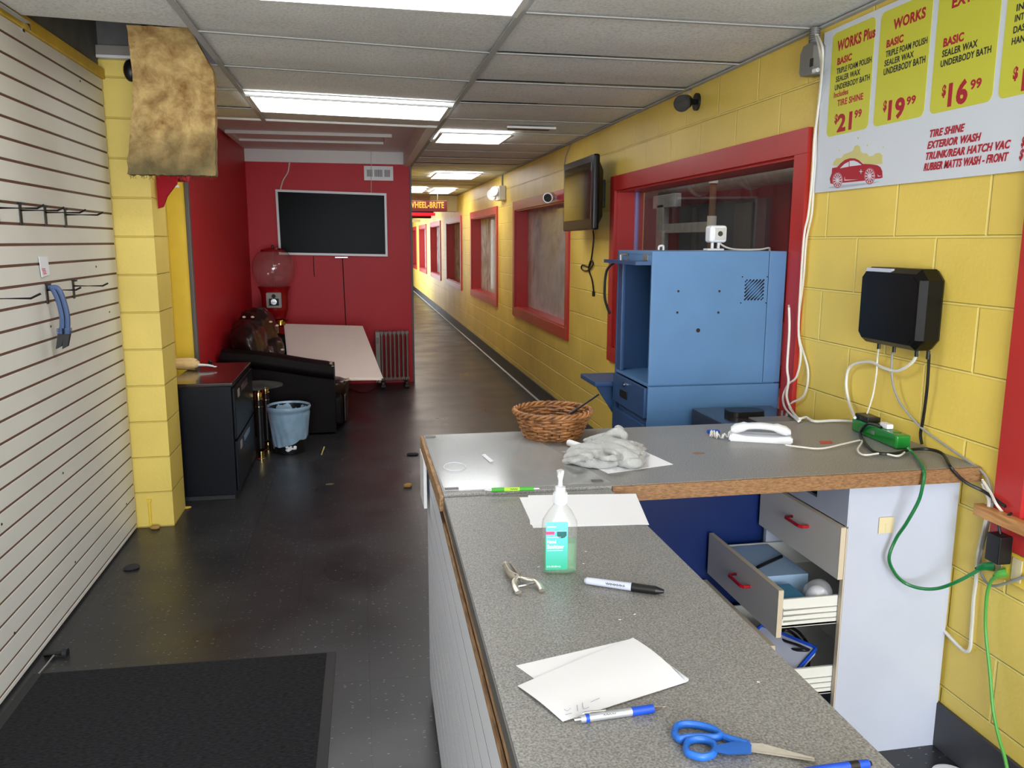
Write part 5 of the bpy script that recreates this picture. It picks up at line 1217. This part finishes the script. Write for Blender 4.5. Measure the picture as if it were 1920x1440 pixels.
solo(MB().box(p.x-.022, p.y-.008, .9505, p.x+.02, p.y+.01, .962, .003), 'cord_clip', M['penblue'], 'small blue clip lying beside the telephone cord', 'clip')
wire('telephone_cable', [PC(1470, 834), PC(1500, 838), PC(1540, 841), PC(1583, 832), PC(1616, 826), PC(1608, 843), PC(1620, 853), PC(1653, 850), PC(1683, 855), PC(1696, 848)], .003, M['cordwhite'], 'thin white cord from the telephone to the front of the green strip')
q = [PC(*p, -.0022) for p in ((1536, 827), (1559, 827), (1562, 831), (1539, 832))]
solo(MB().hull(q, [p+Vector((0, 0, .0008)) for p in q]), 'paper_slip', M['redslip'], 'small red slip on the back counter between phone and green strip', 'paper')
# wicker basket
bc_ = Vector((.634, 2.632, CT)); H_ = .088
t = thing('wicker_basket', 'round brown wicker basket on the back counter corner', 'basket', bc_)
def br(z): return .090+.036*(z/H_)**.9
NS = 26
m = MB()
for r_ in range(11):
    z = .006+r_*(H_-.014)/10; pts = []
    for k in range(NS*4+1):
        a = 2*PI*k/(NS*4); s = math.sin(a*NS/2+(PI if r_ % 2 else 0))
        pts.append(bc_+Vector(((br(z)+.0036*s)*math.cos(a)*1.0, (br(z)+.0036*s)*math.sin(a)*.97, z+.0022*math.sin(a*3+r_*2.1))))
    m.tube(pts, .0054, 6, 1, False)
m.build('weave', M['wicker'], t, angle=80)
m = MB()
for k in range(NS):
    a = 2*PI*(k+.5)/NS
    m.tube([bc_+Vector((br(z)*math.cos(a), br(z)*.97*math.sin(a), z)) for z in (0, .03, .06, H_)], .0034, 5, 1, False)
m.build('stake', M['wickerdk'], t)
m = MB()
for ph in range(3):
    m.tube([bc_+Vector(((br(H_)+.003+.006*math.cos(a*11+ph*2.09))*math.cos(a), (br(H_)+.003+.006*math.cos(a*11+ph*2.09))*.97*math.sin(a), H_+.001+.006*math.sin(a*11+ph*2.09))) for a in [2*PI*k/150 for k in range(151)]], .0048, 6, 1, False)
for ph in range(2):
    m.tube([bc_+Vector(((br(0)+.002+.004*math.cos(a*11+ph*PI))*math.cos(a), (br(0)+.002+.004*math.cos(a*11+ph*PI))*.97*math.sin(a), .006+.004*math.sin(a*11+ph*PI))) for a in [2*PI*k/150 for k in range(151)]], .0045, 6, 1, False)
m.build('braided_rim', M['wicker'], t, angle=80)
MB().prism([(bc_.x+.088*math.cos(2*PI*k/30), bc_.y+.085*math.sin(2*PI*k/30)) for k in range(30)], CT+.001, CT+.008).build('basket_floor', M['wickerdk'], t)
t = thing('brush', 'black thin-handled brush leaning out of the wicker basket', 'brush', (.66, 2.60, CT+.02))
e = hit(1123, 739, 1, 2.56); s_ = Vector((.62, 2.61, CT+.035))
MB().tube([s_+(e-s_)*k for k in (.25, .6, 1)], .0052, 8, 4, True, .7).build('handle', M['black'], t)
MB().tube([s_+(e-s_)*k for k in (0, .15, .5, .55)], .009, 8, 4, True, .6).build('brush_head', M['black'], t)
# clear acrylic sheet
t = thing('acrylic_sheet', 'clear scratched acrylic sheet on the left end of the back counter', 'plastic sheet', (.4, 2.4, CT))
MB().prism([(.206, 2.708), (.208, 2.066), (.664, 2.074), (.54, 2.708)], CT+.0004, CT+.003).build('sheet', M['acrylic'], t, smooth=False)
for a, b in (((797, 819), (817, 819)), ((834, 918), (860, 916)), ((1110, 903), (1130, 901))):
    a, b = PC(*a, .0), PC(*b, .0); MB().box(min(a.x, b.x), min(a.y, b.y)-.004, CT+.003, max(a.x, b.x), max(a.y, b.y)+.012, CT+.0036).build('dark_tape', M['greytrim'], t, smooth=False)
q = [PC(*p, .0002) for p in ((903, 853), (909, 851), (926, 865), (919, 867))]; MB().hull(q, [p+Vector((0, 0, .0004)) for p in q]).build('clear_tape', M['signwhite'], t, smooth=False)
c = PC(853, 875, .0002); m = MB(); m.tube([(c.x+.032*math.cos(a), c.y+.045*math.sin(a), CT+.0032) for a in [2*PI*k/30 for k in range(31)]], .0012, 4, 1, False); m.build('ring_mark', M['signwhite'], t)
def axial(A, B, segs, name, label, cat, r, seg=14):
    """pen-like thing: segs = (from, to, radius0, radius1, material, part name) along A..B"""
    A, B = Vector(A), Vector(B); t = thing(name, label, cat, (A+B)/2-Vector((0, 0, r)))
    for f0, f1, r0, r1, mm, nm in segs: MB().cyl(A+(B-A)*f0, A+(B-A)*f1, r0, r1, seg).build(nm, M[mm], t)
    return t
zz = CT+.0095
A, B = hit(908, 919, 2, zz), hit(1011, 916, 2, zz)
t = axial(A, B, [(0, .06, .0012, .003, 'silver', 'tip'), (.06, .13, .004, .005, 'silver', 'cone'), (.13, .36, .0058, .0058, 'pengreen', 'grip'), (.36, .64, .0054, .0054, 'penlime', 'barrel'), (.64, .90, .0056, .0056, 'pengreen', 'sleeve'), (.90, 1, .0035, .003, 'silver', 'button')], 'pen', 'lime green ballpoint pen on the acrylic sheet edge', 'pen', .006)
m = MB(); a, b = A+(B-A)*.46, A+(B-A)*.60
m.tube([a+(b-a)*k+Vector((0, -.0052, .002+(.0012 if i % 2 else -.0012))) for i, k in enumerate((0, .15, .3, .45, .6, .75, .9, 1))], .0009, 4, 1, False); m.build('print', M['signblk'], t)
# papers
def sheet(pts, z, th, name, label, group=None):
    q = [hit(*p, 2, z) for p in pts]; return solo(MB().hull(q, [p+Vector((0, 0, th)) for p in q]), name, M['paper'], label, 'paper', group, smooth=False)
sheet(((974, 933), (1170, 927), (1192, 984), (1000, 990)), NT+.0006, .0006, 'paper_sheet', 'white blank sheet beneath another, behind the sanitizer bottle', 'sheets behind the sanitizer')
sheet(((990, 929), (1192, 926), (1217, 984), (994, 984)), NT+.0016, .0006, 'paper_sheet', 'topmost white blank sheet behind the sanitizer bottle', 'sheets behind the sanitizer')
sheet(((1054, 847), (1140, 888), (1262, 871), (1190, 838)), CT+.0006, .0008, 'paper_sheet', 'white paper lying under the crumpled grey towel')
# roll under the towel
a, b = hit(1067, 830, 2, CT+.012), hit(1090, 838, 2, CT+.012)
solo(MB().cyl(a, b+(b-a)*.6, .011), 'paper_roll', M['paper'], 'white rolled paper poking out of the grey towel', 'paper')
# crumpled towel: folds merged into one cloth
def towel():
    m = MB(); h = lambda x, y, z: hit(x, y, 2, CT+z)
    def ridge(pts, r, flat=.75, tp=None): m.tube(pts, r, 12, 6, True, flat, tp)
    bell = lambda s: .55+.6*math.sin(PI*min(max(s, .04), .96))
    # lower left lobe
    ridge([h(1056, 860, .016), h(1080, 857, .022), (h(1110, 858, .022)), h(1140, 866, .014)], .022, .9, bell)
    ridge([h(1060, 852, .018), h(1090, 844, .028), h(1125, 848, .028), h(1150, 860, .018)], .024, .8, bell)
    ridge([h(1075, 866, .01), h(1105, 869, .012), h(1135, 871, .010), h(1160, 866, .012)], .016, .8, bell)
    # upper right lobe
    ridge([h(1100, 833, .024), h(1130, 838, .036), h(1165, 850, .038), h(1195, 860, .026)], .026, .7, bell)
    ridge([h(1118, 826, .03), h(1150, 833, .044), h(1180, 843, .038), h(1203, 850, .024)], .028, .7, bell)
    ridge([h(1135, 822, .045), h(1150, 813, .06), h(1165, 815, .058), h(1172, 825, .044)], .020, .8, bell)
    ridge([h(1095, 827, .02), h(1115, 824, .03), h(1140, 818, .044), h(1158, 818, .05)], .015, .8, bell)
    ridge([h(1150, 860, .015), h(1175, 868, .016), h(1195, 868, .016), h(1204, 856, .018)], .018, .8, bell)
    ridge([h(1152, 806, .06), h(1160, 805, .062), h(1168, 814, .05)], .016, .8, bell)
    rnd = random.Random(8)
    for k in range(16):
        if k < 6: x, y = rnd.uniform(1066, 1138), rnd.uniform(846, 864)
        else: x, y = rnd.uniform(1110, 1190), rnd.uniform(826, 862)
        zt = .034 if k < 6 else .050-.016*abs(x-1150)/40
        a = rnd.uniform(-.5, .9); lx, ly = 26*math.cos(a), 9*math.sin(a)
        ridge([h(x-lx, y-ly, zt-.016), h(x-lx*.3, y-ly*.3+1, zt), h(x+lx*.4, y+ly*.4, zt-.002), h(x+lx, y+ly, zt-.018)], .0085, .9, bell)
    o = m.build('towel_raw', None, None, local=True)
    md = o.modifiers.new('r', 'REMESH'); md.mode = 'VOXEL'; md.voxel_size = .0026
    sm = o.modifiers.new('s', 'SMOOTH'); sm.factor = .4; sm.iterations = 2
    bpy.context.view_layer.update()
    me = bpy.data.meshes.new_from_object(o.evaluated_get(bpy.context.evaluated_depsgraph_get()))
    bpy.data.objects.remove(o)
    r = MB(); r.bm.from_mesh(me); r.bm.normal_update()
    for v in r.bm.verts:
        n = v.normal.copy(); q = v.co*60
        w = abs(noise.noise(v.co*17+Vector((1, 4, 2)))); w2 = abs(noise.noise(v.co*34+Vector((7, 2, 5))))
        v.co += n*(.0012*noise.noise(q*1.6)+.0075*(.22-w)+.0035*(.2-w2))
        v.co.z = max(v.co.z, CT+.0018)
    return r
solo(towel(), 'towel', M['towel'], 'crumpled grey terry towel on the back counter next to the basket', 'towel', angle=180)
# hand sanitizer
sb = hit(1051, 1079, 2, NT); SZ = NT
t = thing('sanitizer_bottle', 'clear pump bottle of green hand sanitizer standing on the front counter', 'bottle', (sb.x+.002, sb.y+.02, SZ), -.12)
def bsec(w, d, z, n=24, e=.55):
    out = []
    for k in range(n):
        a = 2*PI*k/n; c, s = math.cos(a), math.sin(a); out.append((math.copysign(abs(c)**e, c)*w, math.copysign(abs(s)**e, s)*d, z))
    return out
prof = [(.028, .015, .0), (.034, .0195, .003), (.0355, .021, .010), (.0355, .021, .098), (.034, .020, .108), (.024, .016, .128), (.014, .0135, .140), (.0125, .0125, .146)]
MB().ring_loft([bsec(*p, 24, .55 if p[2] < .12 else 1) for p in prof]).build('bottle_body', M['clearplastic'], t, local=True)
MB().ring_loft([bsec(w-.0022, d-.0022, z, 24, .55) for w, d, z in ((.029, .016, .0022), (.0345, .0202, .006), (.0355, .021, .012), (.0355, .021, .066))]).build('gel', M['gel'], t, local=True)
MB().cyl((0, 0, .006), (0, 0, .146), .0022, seg=8).build('dip_tube', M['pump'], t, local=True)
FM = Matrix(((1, 0, 0, 0), (0, 0, -1, -.0212), (0, 1, 0, 0), (0, 0, 0, 1)))
lb = MB().prism(rrect(-.0300, .013, .0135, .122-.010, .001), 0, .0005, FM).build('label', M['label'], t, local=True, smooth=False)
m = MB()
add_text(m, 'Hand', -.0275, -.0095, .0685, .0755, FM, .0011, .03); add_text(m, 'Sanitizer', -.0275, .0065, .0575, .0655, FM, .0011, .03)
add_text(m, '12 FL OZ (354 mL)', -.0275, .000, .0185, .0215, FM, .0011, .01)
m.prism(rect(-.0275, .0805, 0, .0815), .0006, .001, FM); m.prism(rect(-.0275, .053, .004, .0538), .0006, .001, FM); m.prism(rect(-.0285, .093, .012, .0935), .0006, .001, FM); m.prism(rect(-.0275, .1015, -.010, .1035), .0006, .001, FM)
m.build('label_print', M['labelwhite'], lb, local=True, smooth=False)
MB().prism(rect(-.030, .0865, -.0130, .0935), .0006, .001, FM).build('pink_patch', M['labelpink'], lb, local=True, smooth=False)
MB().prism([(-.008, .0925), (.011, .0925), (.011, .084), (.007, .080), (.0015, .0785), (-.004, .080), (-.008, .084)], .0006, .001, FM).build('teal_badge', M['labelteal'], lb, local=True, smooth=False)
pm = MB(); pm.lathe([(.0125, .142), (.0135, .144), (.0135, .166), (.0125, .168), (.011, .169), (.0105, .178), (.005, .180), (.0042, .190), (.0055, .196), (.0075, .206), (.0075, .211), (.004, .213)], (0, 0, 0), 24)
pm.tube([(0, 0, .2075), (-.004, -.012, .2095), (-.006, -.021, .205)], .0042, 10, 4, True, 1, lambda s: 1-.35*s)
for k in range(18):
    a = 2*PI*k/18; pm.box(-.0008, -.0006, .146, .0008, .0006, .165, 0, Matrix.Rotation(a, 4, 'Z') @ Matrix.Translation((.0137, 0, 0)))
pm.build('pump', M['pump'], t, local=True)
# hole punch pliers
def hz(x, y, z=.008): return hit(x, y, 2, NT+z)
t = thing('hole_punch', 'worn steel hand hole punch lying on the front counter', 'hole punch', hz(968, 1085, 0))
m = MB(); m.tube([hz(947, 1058, .012), hz(951, 1068, .014), hz(960, 1078, .013), hz(972, 1084, .012)], .0062, 10, 5, True, 1.2, lambda s: .75+.35*s)
m.tube([hz(948, 1055, .012), hz(946, 1060, .004)], .0045, 8, 2, False); m.build('punch_jaw', M['steel'], t)
m = MB(); m.tube([hz(957, 1056, .010), hz(964, 1066, .010), hz(973, 1078, .010)], .0028, 8, 3, True, 1.6); m.build('lower_jaw', M['steel'], t)
m = MB(); m.tube([hz(983, 1080, .010), hz(973, 1081, .012), hz(965, 1088, .011), hz(966, 1099, .010), hz(972, 1111, .006)], .0058, 10, 6, True, .6, lambda s: .7+.5*s); m.build('handle', M['steel'], t)
m = MB(); m.tube([hz(970, 1080, .013), hz(985, 1085, .014), hz(1003, 1088, .012), hz(1012, 1097, .010), hz(1017, 1107, .006)], .0058, 10, 6, True, .6, lambda s: .7+.5*s); m.build('handle', M['steel'], t)
m = MB(); m.tube([hz(969, 1100, .008), hz(985, 1097, .010), hz(1004, 1093, .009)], .0022, 8, 4); m.build('spring_bar', M['chrome'], t)
c = hz(970, 1083, .012); MB().cyl(c-Vector((0, 0, .006)), c+Vector((0, 0, .0075)), .0055).build('rivet', M['chrome'], t)
# marker
zz = NT+.0085; A, B = hit(1096, 1088, 2, zz), hit(1245, 1109, 2, zz)
t = axial(A, B, [(0, .03, .004, .0068, 'markgrey', 'tail'), (.03, .615, .0068, .0078, 'markgrey', 'barrel'), (.60, .90, .0085, .0080, 'black', 'pen_cap'), (.90, 1.0, .0080, .0035, 'black', 'cap_end')], 'marker_pen', 'grey permanent marker with black cap on the front counter', 'marker', .0085, 20)
m = MB(); ax_ = (B-A); pts = []
for k in range(26):
    s = k/25; pts.append(A+ax_*(.28+.24*s)+Vector((-.0035, -.0063+.0012*math.sin(k*2.4), .0028+.0020*math.sin(k*2.4+.6))))
m.tube(pts, .0007, 4, 1, False); m.build('print', M['signblk'], t)
# folded paper
def fold():
    m = MB(); z0 = NT+.0006
    A0, A1 = hit(967, 1248, 2, z0), hit(1187, 1197, 2, z0)      # far edge, lower leaf
    R0 = hit(1287, 1274, 2, z0+.006)
    B0, B1 = hit(970, 1283, 2, z0+.004), hit(1055, 1355, 2, z0)
    # lower leaf
    m.grid(lambda u, v: (A0*(1-u)+A1*u)*(1-v)+(hit(1040, 1300, 2, z0)*(1-u)+hit(1283, 1275, 2, z0)*u)*v, 12, 6)
    # upper leaf springing from the fold on the right
    P00, P10, P11, P01 = hit(985, 1278, 2, z0+.003), hit(1187, 1197, 2, z0+.003), hit(1285, 1272, 2, z0+.003), B1
    def up(u, v):
        a = B0.lerp(A1+Vector((0, 0, .002)), u); b = B1.lerp(R0, u); p = a.lerp(b, v)
        p.z = z0+.0015+.006*math.sin(PI*min(1, v*1.0))*u**2+.004*u*(1-u)*(1-v)+.0025*(1-u)*math.sin(PI*v)
        return p
    m.grid(up, 16, 12)
    # rolled fold edge
    m.grid(lambda u, v: (A1.lerp(R0, u)+Vector((.0045*math.sin(PI*v)*u, .001*u, (-.0005+.0075*u*(1-math.cos(PI*v))/2)-u*.0055+.001))), 10, 6)
    return m
t = thing('folded_paper', 'folded white paper with faint pencil writing on the front counter', 'paper', hz(1120, 1280, 0))
fold().build('leaf', M['paper'], t, angle=30)
m = MB()
for ln in (((1058, 1330), (1064, 1333), (1070, 1328)), ((1082, 1322), (1083, 1333)), ((1092, 1318), (1094, 1329), (1104, 1326)), ((1108, 1316), (1124, 1309)), ((1060, 1340), (1072, 1337))):
    m.tube([hit(*p, 2, NT+.0062) for p in ln], .0006, 4, 2)
m.build('pencil_writing', M['pencil'], t)
# silver and blue pen
zz = NT+.0062; A, B = hit(1076, 1350, 2, zz), hit(1248, 1325, 2, zz)
t = axial(A, B, [(0, .07, .0030, .0030, 'chrome', 'button'), (.07, .12, .005, .0055, 'silver', 'end_ring'), (.12, .16, .0058, .0058, 'penblue', 'ring'), (.16, .62, .0056, .0058, 'silver', 'barrel'), (.62, .86, .0062, .0062, 'penblue', 'grip'), (.86, .965, .0058, .0016, 'chrome', 'cone'), (.965, 1, .0009, .0006, 'chrome', 'tip')], 'pen', 'silver ballpoint pen with blue grip beside the folded paper', 'pen', .0062)
a, b = A+(B-A)*.30, A+(B-A)*.44
m = MB(); m.tube([a+(b-a)*k+Vector((0, -.0045, .0036+(.0008 if i % 2 else -.0008))) for i, k in enumerate([j/9 for j in range(10)])], .0006, 4, 1, False); m.build('print', M['signblk'], t)
MB().tube([A+(B-A)*.1+Vector((0, 0, .006)), A+(B-A)*.12+Vector((0, .001, .0085)), A+(B-A)*.34+Vector((0, .001, .0075))], .0013, 6, 3).build('clip', M['chrome'], t)
# scissors
def q3(x, y, z=.007): return hit(1200+x/3.84, 1100+y/3.84, 2, NT+z)
t = thing('scissors', 'scissors with blue plastic handles lying open-looped on the front counter', 'scissors', q3(700, 1150, 0))
m = MB(); m.tube([q3(*p) for p in ((248, 1062), (262, 1010), (330, 990), (430, 1000), (525, 1028), (578, 1066), (545, 1088), (450, 1085), (350, 1087), (285, 1096), (248, 1062))], .0046, 10, 6, True, 1.25)
m.tube([q3(560, 1060), q3(620, 1085), q3(700, 1115), q3(770, 1140)], .0056, 10, 5, True, .9, lambda s: .8+.5*s)
m.build('upper_handle', M['scblue'], t)
m = MB(); m.tube([q3(*p) for p in ((330, 1160), (345, 1118), (400, 1100), (470, 1103), (525, 1130), (540, 1168), (520, 1208), (455, 1228), (385, 1214), (340, 1192), (330, 1160))], .0044, 10, 6, True, 1.25)
m.hull([q3(*p, .003) for p in ((525, 1145), (690, 1108), (780, 1106), (806, 1135), (803, 1205), (640, 1214), (530, 1190))], [q3(*p, .0125) for p in ((535, 1145), (690, 1112), (780, 1112), (802, 1138), (798, 1198), (640, 1206), (540, 1186))])
m.build('lower_handle', M['scblue'], t)
m = MB(); m.hull([q3(*p, .006) for p in ((790, 1125), (880, 1128), (1257, 1232), (1255, 1240), (850, 1182), (790, 1170))], [q3(*p, .0085) for p in ((790, 1125), (880, 1128), (1257, 1232), (1255, 1240), (850, 1182), (790, 1170))]); m.build('blade', M['bladesteel'], t, smooth=False)
m = MB(); m.hull([q3(*p, .003) for p in ((790, 1160), (900, 1172), (1258, 1242), (1256, 1258), (900, 1205), (790, 1190))], [q3(*p, .0058) for p in ((790, 1160), (900, 1172), (1258, 1242), (1256, 1258), (900, 1205), (790, 1190))]); m.build('blade', M['bladesteel'], t, smooth=False)
# blue pen at the bottom edge
zz = NT+.0055; A, B = hit(1510, 1447, 2, zz), hit(1633, 1431, 2, zz)
axial(A, B, [(0, .3, .0048, .0055, 'penblue', 'barrel'), (.3, .66, .0056, .0056, 'penblue', 'sleeve'), (.66, .80, .0058, .0058, 'cordblack', 'band'), (.80, .96, .0056, .005, 'penblue', 'pen_cap'), (.96, 1, .0035, .003, 'cordblack', 'end_plug')], 'pen', 'blue pen with black band at the bottom edge of the counter', 'pen', .0055)
# confetti specks and floor scraps
for px, py in ((1098, 1034), (1094, 1057), (1010, 1063), (1190, 1152), (1162, 1162), (1422, 1279)):
    p = hit(px, py, 2, NT+.0003); R = Matrix.Translation(p) @ Matrix.Rotation(px*.7, 4, 'Z')
    solo(MB().box(-.0022, -.001, 0, .0022, .001, .0006, 0, R), 'paper_bit', M['paper'], 'tiny white paper bit on the front counter', 'paper bit', 'paper bits on the counter', smooth=False)
def scrap(px, py, r, m, name, label, cat, sz=.6, seed=1, n=2.2):
    p = hit(px, py, 2, 0); mb = MB(); puff(mb, (p.x, p.y, r*sz*.8), (r, r*.7, r*sz), seed, .5, n, 9)
    for v in mb.bm.verts: v.co.z = max(v.co.z, .0008)
    solo(mb, name, m, label, cat)
scrap(765, 913, .028, M['debris'], 'insulation_scrap', 'tan insulation crumb on the floor left of the counter', 'scrap', .6, 4)
scrap(290, 992, .026, M['debris'], 'insulation_scrap', 'tan insulation crumb at the foot of the yellow pillar', 'scrap', .5, 7)
scrap(352, 952, .03, M['ochre'], 'insulation_scrap', 'flat yellowish crumb between the pillar and the filing cabinet', 'scrap', .15, 9)
scrap(774, 853, .045, M['darkscrap'], 'rag_scrap', 'dark torn scrap on the floor near the counter corner', 'scrap', .2, 12)
scrap(620, 908, .03, M['leaf'], 'leaf', 'dull brown leaf bit on the floor in front of the bin', 'leaf', .08, 15)
scrap(250, 1066, .045, M['darkscrap'], 'leaf', 'dark dry leaf on the floor beside the slatwall', 'leaf', .25, 18)
a, b = hit(608, 838, 2, .004), hit(603, 852, 2, .004)
solo(MB().tube([a, b], .005, 6, 1, False), 'straw', M['straw'], 'short yellow straw on the floor in front of the bin', 'straw')
# entrance mat
t = thing('floor_mat', 'charcoal ribbed entrance mat with rubber edge in the foreground', 'mat', (-.65, 2.2, 0))
mq = [(-1.235, 3.095), (-.128, 3.066), (-.145, 1.35), (-1.245, 1.35)]
def inset(q, e):
    c = Vector((sum(p[0] for p in q)/4, sum(p[1] for p in q)/4, 0)); return [(p[0]+math.copysign(e, c.x-p[0]), p[1]+math.copysign(e, c.y-p[1])) for p in q]
MB().prism(mq, .0005, .006).build('rubber_border', M['rubber'], t)
ins = inset(mq, .035); ins = [(ins[0][0], mq[0][1]-.012), (ins[1][0], mq[1][1]-.012), ins[2], ins[3]]
MB().prism(ins, .006, .010).build('carpet_pile', M['mat'], t)
# black squeegee handle lying by the wall
t = thing('squeegee', 'black rubber squeegee head with thin rod lying by the slatwall', 'squeegee', (-1.2, 3.2, 0))
a, b = hit(84, 1226, 2, .012), hit(127, 1224, 2, .012)
MB().tube([a, b], .014, 10, 2, False).cyl(b-(b-a).normalized()*.016, b, .018).build('squeegee_head', M['rubber'], t)
a, b = hit(101, 1229, 2, .012), hit(72, 1264, 2, .006)
MB().tube([a, b], .0035, 6, 2, False).build('rod', M['chrome'], t)
